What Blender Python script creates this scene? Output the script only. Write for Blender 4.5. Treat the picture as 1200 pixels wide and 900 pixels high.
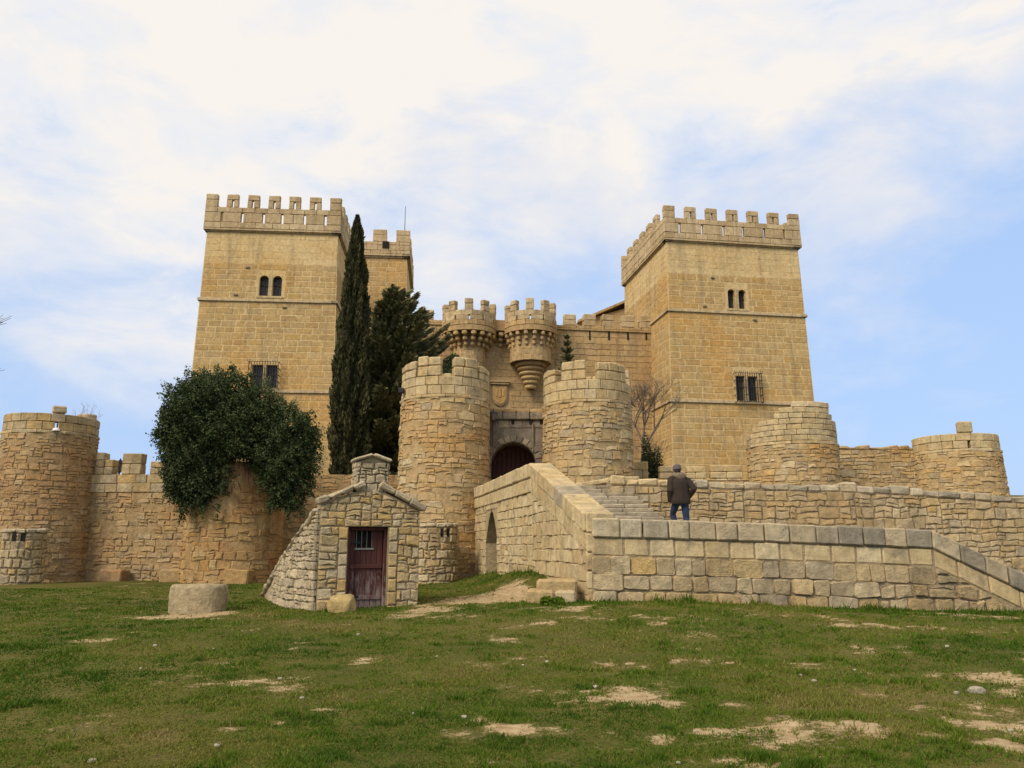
import bpy, bmesh, math, random
import numpy as np
from mathutils import Vector, Matrix, noise as mnoise
PI = math.pi
R0 = random.Random(7)
for o in list(bpy.data.objects): bpy.data.objects.remove(o)
SC = bpy.context.scene
COL = SC.collection

# ------------------------------------------------------------------ camera
EYE = 1.6; FPX = 933.3; PITCH = math.atan(190/FPX)
cd = bpy.data.cameras.new('camera'); cd.sensor_width = 36; cd.lens = 28.0
cd.clip_start = .1; cd.clip_end = 6000
cam = bpy.data.objects.new('camera', cd); COL.objects.link(cam)
cam.location = (0, 0, EYE); cam.rotation_euler = (PI/2 + PITCH, 0, 0)
SC.camera = cam
SC.render.resolution_x = 1024; SC.render.resolution_y = 768

# ------------------------------------------------------------------ light
SUN_EL, SUN_AZ = 42, -42          # degrees above the horizon; left of straight behind the camera
w = bpy.data.worlds.new('World'); SC.world = w; w.use_nodes = True
nt = w.node_tree; N = nt.nodes; L = nt.links; N.clear()
out = N.new('ShaderNodeOutputWorld')
sky = N.new('ShaderNodeTexSky'); sky.sky_type = 'NISHITA'; sky.sun_disc = False
sky.sun_elevation = math.radians(SUN_EL); sky.sun_rotation = math.radians(180 + SUN_AZ*-1)
sky.air_density = 1.0; sky.dust_density = 1.5
bg1 = N.new('ShaderNodeBackground'); bg1.inputs[1].default_value = .1
bg2 = N.new('ShaderNodeBackground'); bg2.inputs[1].default_value = .76
tc = N.new('ShaderNodeTexCoord')
sep = N.new('ShaderNodeSeparateXYZ'); L.new(tc.outputs['Generated'], sep.inputs[0])
def wmath(op, a, b=None, c=None, clamp=False):
    n = N.new('ShaderNodeMath'); n.operation = op; n.use_clamp = clamp
    for i, v in enumerate((a, b, c)):
        if v is None: continue
        if isinstance(v, (int, float)): n.inputs[i].default_value = v
        else: L.new(v, n.inputs[i])
    return n.outputs[0]
def wnoise(scale, loc, rot, size, detail, rough, dist=0):
    mp = N.new('ShaderNodeMapping'); mp.inputs['Location'].default_value = loc
    mp.inputs['Rotation'].default_value = rot; mp.inputs['Scale'].default_value = scale
    L.new(tc.outputs['Generated'], mp.inputs[0])
    n = N.new('ShaderNodeTexNoise'); n.inputs['Scale'].default_value = size
    n.inputs['Detail'].default_value = detail; n.inputs['Roughness'].default_value = rough
    n.inputs['Distortion'].default_value = dist
    L.new(mp.outputs[0], n.inputs['Vector']); return n.outputs['Fac']
n1 = wnoise((1, 1, 1.5), (3.1, .4, .7), (0, .45, 0), 1.9, 7, .5, .35)
n2 = wnoise((1.2, 1, 2.6), (7.7, 2.4, 1.2), (0, -.5, 0), 5.0, 8, .6, .3)
el = sep.outputs['Z']
# thin cloud cover: thicker higher up, torn open lower down
cov = wmath('ADD', wmath('MULTIPLY', n1, 2.9), wmath('MULTIPLY', n2, 1.1))
cov = wmath('ADD', cov, wmath('MULTIPLY', el, 3.3))
cov = wmath('SUBTRACT', cov, 2.66, clamp=True)
cr = N.new('ShaderNodeValToRGB'); L.new(wmath('ADD', wmath('MULTIPLY', n2, 1.25), wmath('MULTIPLY', el, .62)), cr.inputs[0])
e = cr.color_ramp.elements
e[0].position = .62; e[0].color = (.70, .79, .96, 1)
e[1].position = .98; e[1].color = (1.0, .95, .90, 1)
x = e.new(.80); x.color = (.88, .90, .95, 1)
L.new(cr.outputs[0], bg2.inputs[0])
L.new(sky.outputs[0], bg1.inputs[0])
# the blue that shows through the veil
bgb = N.new('ShaderNodeBackground'); bgb.inputs[0].default_value = (.46, .65, 1.0, 1); bgb.inputs[1].default_value = .84
addb = N.new('ShaderNodeMixShader'); addb.inputs[0].default_value = .8
L.new(bg1.outputs[0], addb.inputs[1]); L.new(bgb.outputs[0], addb.inputs[2])
mix = N.new('ShaderNodeMixShader'); L.new(cov, mix.inputs[0]); L.new(addb.outputs[0], mix.inputs[1]); L.new(bg2.outputs[0], mix.inputs[2])
L.new(mix.outputs[0], out.inputs[0])
sd = bpy.data.lights.new('sun', 'SUN'); sd.energy = 2.6; sd.angle = math.radians(24); sd.color = (1, .89, .74)
so = bpy.data.objects.new('sun', sd); COL.objects.link(so)
az = math.radians(SUN_AZ); elr = math.radians(SUN_EL)
sdir = Vector((math.sin(az)*math.cos(elr), -math.cos(az)*math.cos(elr), math.sin(elr)))
so.rotation_euler = sdir.to_track_quat('Z', 'Y').to_euler(); so.location = sdir*60
SC.view_settings.view_transform = 'Standard'; SC.view_settings.look = 'None'
SC.view_settings.gamma = 1; SC.view_settings.exposure = 0.32

# ------------------------------------------------------------------ helpers
CP, SP = math.cos(PITCH), math.sin(PITCH)
def ray(px, py):
    u = px - 600; v = 450 - py
    return Vector((u, FPX*CP - v*SP, FPX*SP + v*CP))
def P(px, py, D):
    r = ray(px, py); t = D/r.y
    return Vector((r.x*t, D, EYE + r.z*t))
def project(p):
    x, y, z = p[0], p[1], p[2]-EYE
    d = y*CP + z*SP
    if d < .05: return (-9999, -9999, d)
    return (600 + FPX*x/d, 450 - FPX*(z*CP - y*SP)/d, d)
def circ(xl, xr, py, D):
    "circle whose outline spans xl..xr on image row py, centre at distance D"
    a, b = ray(xl, py), ray(xr, py)
    a1, a2 = math.atan2(a.x, a.y), math.atan2(b.x, b.y)
    m, h = (a1+a2)/2, (a2-a1)/2
    d = D/math.cos(m)
    return d*math.sin(m), D, d*math.sin(h)
def zat(px, py, D): return P(px, py, D).z

class Pl:
    "vertical wall face: u along, v up, w outwards; optional taper of xy about a centre"
    def __init__(s, p0, d, batter=0, taper=None, prof=None):
        s.p0 = Vector(p0); s.d = Vector((d[0], d[1], 0)).normalized(); s.n = Vector((s.d.y, -s.d.x, 0))
        s.b = batter; s.t = taper; s.prof = prof
    def __call__(s, u, v, w=0):
        if s.prof: v = v + s.prof(u)
        p = s.p0 + s.d*u + Vector((0, 0, v)) + s.n*(w - s.b*v)
        if s.t:
            cx, cy, z0, k = s.t; f = 1 - k*(p.z - z0)
            p = Vector((cx + (p.x-cx)*f, cy + (p.y-cy)*f, p.z))
        return p
    def normal(s, u, v): return s.n
    def hit(s, px, py):
        r = ray(px, py); o = Vector((0, 0, EYE))
        t = (s.p0 - o).dot(s.n)/r.dot(s.n); q = o + r*t
        return (q - s.p0).dot(s.d), q.z - s.p0.z
class Cy:
    "round wall face"
    def __init__(s, cx, cy, R, z0, batter=0):
        s.c = (cx, cy); s.R = R; s.z0 = z0; s.b = batter; s.a0 = math.atan2(-cy, -cx); s.p0 = Vector((cx, cy, z0))
    def __call__(s, u, v, w=0):
        a = s.a0 + u/s.R; r = s.R - s.b*v + w
        return Vector((s.c[0] + r*math.cos(a), s.c[1] + r*math.sin(a), s.z0 + v))
    def normal(s, u, v):
        a = s.a0 + u/s.R; return Vector((math.cos(a), math.sin(a), 0))

class MB:
    "collects faces of one mesh"
    def __init__(s): s.v = []; s.f = []; s.t = []
    def add(s, vs, fs, tint=.5):
        o = len(s.v); s.v += [tuple(q) for q in vs]; s.f += [tuple(i+o for i in f) for f in fs]; s.t += [tint]*len(fs)
        return s
    def build(s, name, mat, parent=None, smooth=False, origin=None):
        return mesh_obj(name, s.v, s.f, s.t, mat, parent, smooth, origin)

def mesh_obj(name, vs, fs, tints, mat, parent=None, smooth=False, origin=None):
    n = len(vs)
    if origin is None:
        a = np.array(vs); c = (a.min(0) + a.max(0))/2
        if parent is None: c[2] = a[:, 2].min()
    else: c = np.array(origin, dtype=float)
    me = bpy.data.meshes.new(name)
    me.from_pydata([(v[0]-c[0], v[1]-c[1], v[2]-c[2]) for v in vs], [], fs)
    at = me.attributes.new('tint', 'FLOAT', 'FACE')
    if not isinstance(tints, (list, np.ndarray)): tints = [tints]*len(fs)
    at.data.foreach_set('value', tints)
    if smooth: me.polygons.foreach_set('use_smooth', [True]*len(fs))
    if mat: me.materials.append(mat)
    o = bpy.data.objects.new(name, me); COL.objects.link(o)
    if parent is not None:
        o.parent = parent; o.location = Vector(c) - world_loc(parent)
    else: o.location = Vector(c)
    return o
def world_loc(o):
    p = Vector(o.location)
    while o.parent: o = o.parent; p += Vector(o.location)
    return p
def thing(name, label, cat, loc, group=None):
    o = bpy.data.objects.new(name, None); COL.objects.link(o); o.empty_display_size = .3
    o.location = Vector(loc); tag(o, label, cat, group); return o
def tag(o, label=None, cat=None, group=None, kind=None):
    if label: o['label'] = label
    if cat: o['category'] = cat
    if group: o['group'] = group
    if kind: o['kind'] = kind
    return o

# template of a box with all edges chamfered
_CV = []; _CI = {}
for i in (0, 1):
    for j in (0, 1):
        for k in (0, 1):
            for a in range(3): _CI[(i, j, k, a)] = len(_CV); _CV.append((i, j, k, a))
def _chf():
    F = []
    for a in range(3):
        b, c = (a+1) % 3, (a+2) % 3
        for s in (0, 1):
            def key(tb, tc_):
                k = [0, 0, 0]; k[a] = s; k[b] = tb; k[c] = tc_; return _CI[(k[0], k[1], k[2], a)]
            q = [key(0, 0), key(1, 0), key(1, 1), key(0, 1)]
            F.append(q if s else q[::-1])
    for a in range(3):
        for b in range(a+1, 3):
            c = 3-a-b
            for sa in (0, 1):
                for sb in (0, 1):
                    def key(ax, tc_):
                        k = [0, 0, 0]; k[a] = sa; k[b] = sb; k[c] = tc_; return _CI[(k[0], k[1], k[2], ax)]
                    F.append([key(a, 0), key(b, 0), key(b, 1), key(a, 1)])
    for i in (0, 1):
        for j in (0, 1):
            for k in (0, 1): F.append([_CI[(i, j, k, a)] for a in range(3)])
    # orient outwards
    G = []
    for f in F:
        pts = [Vector([(-1 if _CV[q][m] == 0 else 1)*(1 if _CV[q][3] == m else .8) for m in range(3)]) for q in f]
        nrm = (pts[1]-pts[0]).cross(pts[2]-pts[0]); cc = sum(pts, Vector())/len(pts)
        G.append(f if nrm.dot(cc) > 0 else f[::-1])
    return G
_CF = _chf()
def cbox(S, u0, u1, v0, v1, w0, w1, ch=.02, jit=0, rnd=R0):
    ch = min(ch, .4*(u1-u0), .4*(v1-v0), .4*(w1-w0))
    lo, hi = (u0, v0, w0), (u1, v1, w1); vs = []
    jc = {(i, j, k): [rnd.uniform(-jit, jit) for _ in range(3)] for i in (0, 1) for j in (0, 1) for k in (0, 1)}
    for (i, j, k, a) in _CV:
        s = (i, j, k); q = []
        for m in range(3):
            x = hi[m] if s[m] else lo[m]
            if m != a: x += -ch if s[m] else ch
            q.append(x + jc[s][m])
        vs.append(S(q[0], q[1], q[2]))
    return vs, _CF
def box(S, u0, u1, v0, v1, w0, w1):
    vs = [S(a, b, c) for a in (u0, u1) for b in (v0, v1) for c in (w0, w1)]
    return vs, [(0, 1, 3, 2), (4, 6, 7, 5), (0, 4, 5, 1), (2, 3, 7, 6), (0, 2, 6, 4), (1, 5, 7, 3)]
IDN = lambda u, v, w: Vector((u, w, v))

def clip(poly, a, b, c):
    "keep a*x+b*y<=c"
    o = []; n = len(poly)
    for i in range(n):
        p, q = poly[i], poly[(i+1) % n]
        dp, dq = a*p[0]+b*p[1]-c, a*q[0]+b*q[1]-c
        if dp <= 0: o.append(p)
        if (dp < 0) != (dq < 0) and dp != dq:
            t = dp/(dp-dq); o.append((p[0]+(q[0]-p[0])*t, p[1]+(q[1]-p[1])*t))
    return o
def parea(p): return .5*abs(sum(p[i][0]*p[(i+1) % len(p)][1]-p[(i+1) % len(p)][0]*p[i][1] for i in range(len(p))))
def inpoly(x, y, p):
    c = False; n = len(p)
    for i in range(n):
        a, b = p[i], p[i-1]
        if (a[1] > y) != (b[1] > y) and x < (b[0]-a[0])*(y-a[1])/(b[1]-a[1])+a[0]: c = not c
    return c
def cells(region, cw, chh, rnd, jx=.32, jy=.24, var=.35):
    "irregular coursed cells (Voronoi of jittered rows) inside one convex region"
    xs = [p[0] for p in region]; ys = [p[1] for p in region]
    x0, x1, y0, y1 = min(xs), max(xs), min(ys), max(ys)
    seeds = []; y = y0 + chh*.5; r = 0
    while y < y1 + chh*.3:
        hh = chh*rnd.uniform(1-var, 1+var); x = x0 + rnd.uniform(.1, .9)*cw
        while x < x1 + cw*.3:
            ww = cw*rnd.uniform(1-var, 1+var)*(hh/chh)**.5
            sx, sy = x + rnd.uniform(-jx, jx)*ww*.5, y + rnd.uniform(-jy, jy)*hh
            if inpoly(sx, sy, region): seeds.append((sx, sy))
            x += ww
        y += hh; r += 1
    asp = cw/chh; G = {}
    for i, s in enumerate(seeds): G.setdefault((int(s[0]/cw), int(s[1]/chh)), []).append(i)
    res = []
    for i, s in enumerate(seeds):
        poly = list(region); gx, gy = int(s[0]/cw), int(s[1]/chh); nb = []
        for ax in range(-3, 4):
            for ay in range(-3, 4):
                for j in G.get((gx+ax, gy+ay), ()):
                    if j != i: nb.append(j)
        nb.sort(key=lambda j: (seeds[j][0]-s[0])**2 + ((seeds[j][1]-s[1])*asp)**2)
        for j in nb[:20]:
            t = seeds[j]; dx, dy = t[0]-s[0], (t[1]-s[1])*asp*asp
            poly = clip(poly, dx, dy, dx*(s[0]+t[0])/2 + dy*(s[1]+t[1])/2)
            if len(poly) < 3: break
        if len(poly) >= 3 and parea(poly) > .06*cw*chh: res.append(poly)
    return res
def warp(x, y, sx, sy, k, seed):
    a = mnoise.noise(Vector((x*sx, y*sy, seed))); b = mnoise.noise(Vector((x*sx, y*sy, seed+9.7))); return x+a*k[0], y+b*k[1]
def courses(region, cw, chh, rnd, wob=1.0, var=.4, split=.25, holes=()):
    "roughly coursed, roughly squared stones: wavy beds, uneven lengths, some stones doubled up"
    xs = [p[0] for p in region]; ys = [p[1] for p in region]; x0, x1, y0, y1 = min(xs), max(xs), min(ys), max(ys); seed = rnd.uniform(0, 50)
    res = []; y = y0-chh*.4; m = len(region); R = ccw(list(region))
    lim = []
    for i in range(m):
        (ax, ay), (bx, by) = R[i], R[(i+1) % m]; nx, ny = by-ay, ax-bx; lim.append((nx, ny, nx*ax+ny*ay))
    n_ = max(1, round((y1-y0)/chh)); hs = [rnd.uniform(1-var*.8, 1+var*.8) for _ in range(n_)]; q = (y1-y0)/sum(hs); y = y0
    for hh in hs:
        hh *= q; x = x0-rnd.uniform(0, cw)
        while x < x1:
            w_ = cw*rnd.choice((rnd.uniform(.45, .9), rnd.uniform(.8, 1.3), rnd.uniform(.8, 1.5)))*(1+.4*(var-.3)); 
            bl = [(x, x+w_, y, y+hh)]
            if rnd.random() < split and hh > chh*.7:
                t = rnd.uniform(.35, .65)
                if w_ > cw and rnd.random() < .6: s_ = rnd.uniform(.35, .65); bl = [(x, x+w_*s_, y, y+hh*t), (x+w_*s_, x+w_, y, y+hh*t), (x, x+w_, y+hh*t, y+hh)]
                else: bl = [(x, x+w_, y, y+hh*t), (x, x+w_, y+hh*t, y+hh)]
            x += w_; k = (cw*.16*wob, chh*.30*wob); J = cw*.035*wob
            for (a, b, c, d) in bl:
                for H in holes:
                    if d > H[2]+.02 and c < H[3]-.02 and b > H[0] and a < H[1]:
                        if H[0]-a > b-H[1]: b = H[0]
                        else: a = H[1]
                if b-a < cw*.14: continue
                e1, e2 = rnd.uniform(-1, 1)*chh*.06*wob, rnd.uniform(-1, 1)*cw*.05*wob
                pts = [(a, c), ((a+b)/2, c), (b, c), (b, (c+d)/2), (b, d), ((a+b)/2, d), (a, d), (a, (c+d)/2)]
                pts = [warp(px, py, 1.1/cw, 1.1/chh*.6, k, seed) if not any(H[0]-.12 < px < H[1]+.12 and H[2]-.12 < py < H[3]+.12 for H in holes) else (px, py) for px, py in pts]
                pts = [(px+rnd.uniform(-J, J), py+rnd.uniform(-J, J)*.7) for px, py in pts]
                for L_ in lim:
                    pts = clip(pts, *L_)
                    if len(pts) < 3: break
                if len(pts) >= 3 and parea(pts) > .06*cw*chh: res.append(pts)
        y += hh
    return res
def shrink(poly, g):
    n = len(poly); cx = sum(p[0] for p in poly)/n; cy = sum(p[1] for p in poly)/n
    o = []
    for x, y in poly:
        d = math.hypot(x-cx, y-cy) or 1; k = max(.3, 1-g*1.25/d); o.append((cx+(x-cx)*k, cy+(y-cy)*k))
    return o
def tidy(poly, m):
    o = []
    for p in poly:
        if not o or math.hypot(p[0]-o[-1][0], p[1]-o[-1][1]) > m: o.append(p)
    if len(o) > 3 and math.hypot(o[0][0]-o[-1][0], o[0][1]-o[-1][1]) < m: o.pop()
    return o
def chaikin(poly, q=.10):
    o = []; n = len(poly)
    for i in range(n):
        a, b = poly[i], poly[(i+1) % n]
        o.append((a[0]+(b[0]-a[0])*q, a[1]+(b[1]-a[1])*q)); o.append((a[0]+(b[0]-a[0])*(1-q), a[1]+(b[1]-a[1])*(1-q)))
    return o
def ccw(p):
    s = sum(p[i][0]*p[(i+1) % len(p)][1]-p[(i+1) % len(p)][0]*p[i][1] for i in range(len(p)))
    return p if s > 0 else p[::-1]
def stone(S, poly, w0, w1, rnd, rough=True, edge=.03):
    "one stone face laid in the wall: returns verts, faces"
    poly = ccw(poly)
    if rough:
        poly = tidy(poly, .12*math.sqrt(parea(poly)));
        if len(poly) < 3: return None
        if len(poly) > 9: poly = tidy(poly, .25*math.sqrt(parea(poly)))
        poly = chaikin(poly)
    n = len(poly); cx = sum(p[0] for p in poly)/n; cy = sum(p[1] for p in poly)/n
    tx, ty = (rnd.uniform(-.12, .12), rnd.uniform(-.12, .12)) if rough else (rnd.uniform(-.02, .02), rnd.uniform(-.02, .02))
    vs = [S(x, y, w0) for x, y in poly]
    h = w1
    vs += [S(x, y, h*.6 + (rnd.uniform(-.15, .15)*h if rough else 0)) for x, y in poly]
    for x, y in poly:
        d = math.hypot(x-cx, y-cy) or 1; k = max(.45, 1-edge*(rnd.uniform(.7, 1.6) if rough else 1)/d)
        X, Y = cx+(x-cx)*k, cy+(y-cy)*k
        vs.append(S(X, Y, h + tx*(X-cx) + ty*(Y-cy) + (rnd.uniform(-.12, .12)*h if rough else 0)))
    fs = []
    for r in (0, 1):
        for i in range(n):
            j = (i+1) % n; fs.append((r*n+i, r*n+j, (r+1)*n+j, (r+1)*n+i))
    if rough:
        vs.append(S(cx, cy, h*rnd.uniform(.95, 1.1))); c = len(vs)-1
        fs += [(2*n+i, 2*n+(i+1) % n, c) for i in range(n)]
    else: fs.append(tuple(range(2*n, 3*n)))
    return vs, fs
def rubble(S, region, cw, ch, rnd, gap=.03, relief=.05, keep=None, holes=(), jx=.32, jy=.24, var=.35, tint=None, w0=-.04, edge=.03, wob=1.0, split=.25, drop=0):
    out_ = []
    for c in courses(region, cw, ch, rnd, wob, var, split, holes):
        cx = sum(p[0] for p in c)/len(c); cy = sum(p[1] for p in c)/len(c)
        if keep and not keep(cx, cy): continue
        if drop and rnd.random() < (drop(cx, cy) if callable(drop) else drop): continue
        m = stone(S, shrink(c, gap), w0, relief*rnd.uniform(.55, 1.35), rnd, True, edge)
        if m: out_.append((m[0], m[1], tint(cx, cy) if tint else rnd.random(), parea(c), S.normal(cx, cy)))
    return out_
def ashlar(S, u0, u1, v0, v1, ch, bw, rnd, gap=.02, relief=.03, holes=(), keep=None, jit=.006, edge=.02, w0=-.04, tint=None, cv=.12, rough=False, off=None):
    out_ = []; v = v0; k = 0
    nrow = max(1, round((v1-v0)/ch)); hs = [rnd.uniform(1-cv, 1+cv) for _ in range(nrow)]; sm = sum(hs)
    hs = [h*(v1-v0)/sm for h in hs]
    for h in hs:
        ws = []
        L_ = u1-u0
        while sum(ws) < L_: ws.append(rnd.uniform(*bw))
        if ws and len(ws) > 1 and sum(ws)-L_ > .6*ws[-1]: ws.pop()
        q = L_/sum(ws); u = u0
        for i, x in enumerate(ws):
            a, b = u, u+x*q; u = b
            spans = [(a, b)]
            for H in holes:
                if v+h > H[2]+.01 and v < H[3]-.01:
                    ns = []
                    for s, t in spans:
                        if t <= H[0] or s >= H[1]: ns.append((s, t))
                        else:
                            if H[0]-s > .12: ns.append((s, H[0]))
                            if t-H[1] > .12: ns.append((H[1], t))
                    spans = ns
            for a, b in spans:
                cx, cy = (a+b)/2, v+h/2
                if keep and not keep(cx, cy): continue
                J = lambda: rnd.uniform(-jit, jit)
                pl = [(a+gap/2+J(), v+gap/2+J()), (b-gap/2+J(), v+gap/2+J()), (b-gap/2+J(), v+h-gap/2+J()), (a+gap/2+J(), v+h-gap/2+J())]
                m = stone(S, pl, w0, relief*rnd.uniform(.6, 1.3), rnd, rough, edge)
                if m: out_.append((m[0], m[1], tint(cx, cy) if tint else rnd.random(), (b-a)*h, S.normal(cx, cy)))
        v += h; k += 1
    return out_
def lay(parent, stones, name, mat, cap=296, rest='small_stones'):
    "the largest in view become parts of their own, the rest one part"
    sc = []
    for s in stones:
        c = sum((Vector(q) for q in s[0][:4]), Vector())/4
        px, py, d = project(c); cam_ = (Vector((0, 0, EYE))-c)
        f = max(0, s[4].dot(cam_.normalized()))*s[3]/max(d, 1)**2
        if not (-5 < px < 1205 and -5 < py < 905): f *= .001
        sc.append(f)
    idx = sorted(range(len(stones)), key=lambda i: -sc[i]); mb = MB()
    for r, i in enumerate(idx):
        s = stones[i]
        if r < cap and sc[i]*FPX*FPX > 28: mesh_obj(name, s[0], s[1], s[2], mat, parent)
        else: mb.add(s[0], s[1], s[2])
    if mb.v: tag(mb.build(rest, mat, parent), kind='stuff')
def lathe(S0, prof, seg, a0=0, a1=2*PI):
    "profile [(r,z)] about a vertical axis at S0"
    vs = []; fs = []; full = abs(a1-a0-2*PI) < 1e-6; n = seg if full else seg+1
    for r, z in prof:
        for i in range(n):
            a = a0+(a1-a0)*i/seg; vs.append((S0[0]+r*math.cos(a), S0[1]+r*math.sin(a), S0[2]+z))
    for k in range(len(prof)-1):
        for i in range(seg):
            j = (i+1) % n; fs.append((k*n+i, k*n+j, (k+1)*n+j, (k+1)*n+i))
    return vs, fs
def tube(pts, rads, seg=6, cap=True):
    vs = []; fs = []; n = len(pts)
    a = None
    for i, p in enumerate(pts):
        p = Vector(p); t = (Vector(pts[min(i+1, n-1)])-Vector(pts[max(i-1, 0)])).normalized()
        a = t.orthogonal().normalized() if a is None else (a - t*a.dot(t)).normalized()
        b = t.cross(a)
        for k in range(seg):
            g = 2*PI*k/seg; vs.append(p + (a*math.cos(g)+b*math.sin(g))*rads[i])
    for i in range(n-1):
        for k in range(seg):
            j = (k+1) % seg; fs.append((i*seg+k, i*seg+j, (i+1)*seg+j, (i+1)*seg+k))
    if cap: fs += [tuple(range(seg))[::-1], tuple((n-1)*seg+k for k in range(seg))]
    return vs, fs
def extrude_poly(S, poly, w0, w1):
    n = len(poly); poly = ccw(poly)
    vs = [S(x, y, w0) for x, y in poly] + [S(x, y, w1) for x, y in poly]
    fs = [tuple(range(n))[::-1], tuple(range(n, 2*n))] + [(i, (i+1) % n, n+(i+1) % n, n+i) for i in range(n)]
    return vs, fs

# ------------------------------------------------------------------ materials
def mat_base(name, rough=.9, spec=.25):
    m = bpy.data.materials.new(name); m.use_nodes = True; t = m.node_tree; t.nodes.clear()
    o = t.nodes.new('ShaderNodeOutputMaterial'); b = t.nodes.new('ShaderNodeBsdfPrincipled'); t.links.new(b.outputs[0], o.inputs[0])
    b.inputs['Roughness'].default_value = rough; b.inputs['Specular IOR Level'].default_value = spec
    return m, t, b
class NT:
    def __init__(s, t): s.t = t
    def n(s, k, **kw):
        x = s.t.nodes.new(k)
        for a, v in kw.items(): setattr(x, a, v)
        return x
    def math(s, op, a, b=None, clamp=False):
        n = s.n('ShaderNodeMath', operation=op, use_clamp=clamp)
        for i, v in enumerate((a, b)):
            if v is None: continue
            if isinstance(v, (int, float)): n.inputs[i].default_value = v
            else: s.t.links.new(v, n.inputs[i])
        return n.outputs[0]
    def noise(s, scale, detail=4, rough=.6, vscale=None, dist=0, off=(0, 0, 0)):
        g = s.n('ShaderNodeNewGeometry'); mp = s.n('ShaderNodeMapping'); s.t.links.new(g.outputs['Position'], mp.inputs[0])
        mp.inputs['Location'].default_value = off
        if vscale: mp.inputs['Scale'].default_value = vscale
        n = s.n('ShaderNodeTexNoise'); n.inputs['Scale'].default_value = scale; n.inputs['Detail'].default_value = detail
        n.inputs['Roughness'].default_value = rough; n.inputs['Distortion'].default_value = dist
        s.t.links.new(mp.outputs[0], n.inputs['Vector']); return n.outputs['Fac']
    def ramp(s, f, stops, mode='LINEAR'):
        n = s.n('ShaderNodeValToRGB'); n.color_ramp.interpolation = mode; el_ = n.color_ramp.elements
        for i, (p, c) in enumerate(stops):
            e_ = el_[i] if i < 2 else el_.new(p)
            if i < 2: e_.position = p
            e_.color = tuple(c)+(1,) if len(c) == 3 else c
        s.t.links.new(f, n.inputs[0]); return n.outputs[0]
    def mix(s, f, a, b, mode='MIX'):
        n = s.n('ShaderNodeMix', data_type='RGBA', blend_type=mode)
        for i, v in ((0, f), (6, a), (7, b)):
            if isinstance(v, (int, float)): n.inputs[i].default_value = v
            elif isinstance(v, tuple): n.inputs[i].default_value = tuple(v)+(1,)
            else: s.t.links.new(v, n.inputs[i])
        return n.outputs[2]
    def bump(s, b, h, strength, dist):
        n = s.n('ShaderNodeBump'); n.inputs['Strength'].default_value = strength; n.inputs['Distance'].default_value = dist
        s.t.links.new(h, n.inputs['Height']); s.t.links.new(n.outputs[0], b.inputs['Normal'])
def stone_mat(name, cols, stain=(.45, .24, .09), stain_amt=.35, grey=.3, grey_col=(.2, .18, .14), bump=.5, seed=0, streak=.25, fine=1.0, stain_scale=.35):
    m, t, b = mat_base(name, .93, .15); q = NT(t)
    at = q.n('ShaderNodeAttribute', attribute_name='tint')
    k = len(cols); c = q.ramp(at.outputs['Fac'], [((i+.5)/k, cc) for i, cc in enumerate(cols)])
    sA = q.noise(stain_scale, 5, .62, dist=.4, off=(seed*7.3, seed*3.1, 0))
    c = q.mix(q.math('MULTIPLY', q.ramp(sA, [(.47, (0, 0, 0)), (.66, (1, 1, 1))]), stain_amt), c, stain)
    lich = q.noise(1.7, 8, .72, dist=.3, off=(seed*1.3, 5, seed))
    c = q.mix(q.math('MULTIPLY', q.ramp(lich, [(.52, (0, 0, 0)), (.66, (1, 1, 1))]), grey), c, grey_col)
    st = q.noise(1.0, 5, .6, vscale=(2.2, 2.2, .22), off=(seed, seed*2, 0))
    c = q.mix(q.math('MULTIPLY', q.ramp(st, [(.5, (0, 0, 0)), (.72, (1, 1, 1))]), streak), c, tuple(.45*v for v in grey_col))
    f1 = q.noise(5.5*fine, 9, .72)
    c = q.mix(1.0, c, q.ramp(f1, [(.25, (.62, .6, .57)), (.75, (1.28, 1.26, 1.22))]), 'MULTIPLY')
    f2 = q.noise(34*fine, 5, .7)
    pit = q.ramp(f2, [(.3, (.72, .7, .66)), (.5, (1, 1, 1))])
    c = q.mix(1.0, c, pit, 'MULTIPLY')
    t.links.new(c, b.inputs['Base Color'])
    h = q.math('ADD', q.math('MULTIPLY', f1, 1.0), q.math('MULTIPLY', f2, .35))
    q.bump(b, h, bump, .10)
    return m
def plain_mat(name, col, rough=.8, var=.25, scale=8, bump=0, metallic=0, tintcols=None):
    m, t, b = mat_base(name, rough); q = NT(t)
    if tintcols:
        at = q.n('ShaderNodeAttribute', attribute_name='tint'); k = len(tintcols)
        c = q.ramp(at.outputs['Fac'], [((i+.5)/k, cc) for i, cc in enumerate(tintcols)])
    else: c = q.mix(0.0, col, col)
    f = q.noise(scale, 6, .65)
    c = q.mix(1.0, c, q.ramp(f, [(.3, (1-var,)*3), (.7, (1+var,)*3)]), 'MULTIPLY')
    t.links.new(c, b.inputs['Base Color']); b.inputs['Metallic'].default_value = metallic
    if bump: q.bump(b, f, bump, .03)
    return m
K = {}
K['keep'] = stone_mat('tower ashlar', [(.45, .30, .13), (.53, .375, .175), (.49, .335, .145), (.56, .41, .20), (.50, .33, .125), (.46, .33, .165)], stain=(.60, .33, .09), stain_amt=.6, grey=.2, grey_col=(.38, .30, .2), bump=.35, seed=1, streak=.4, stain_scale=.22)
K['keep_joint'] = stone_mat('tower mortar', [(.63, .465, .23), (.67, .51, .265)], stain=(.63, .38, .12), stain_amt=.55, grey=.2, grey_col=(.38, .31, .21), bump=.3, seed=1, streak=.4, stain_scale=.22)
K['keep_trim'] = stone_mat('tower parapet stone', [(.49, .37, .21), (.62, .49, .30), (.55, .42, .245)], stain=(.3, .2, .1), stain_amt=.35, grey=.3, grey_col=(.26, .21, .15), bump=.4, seed=3, streak=.4)
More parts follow.
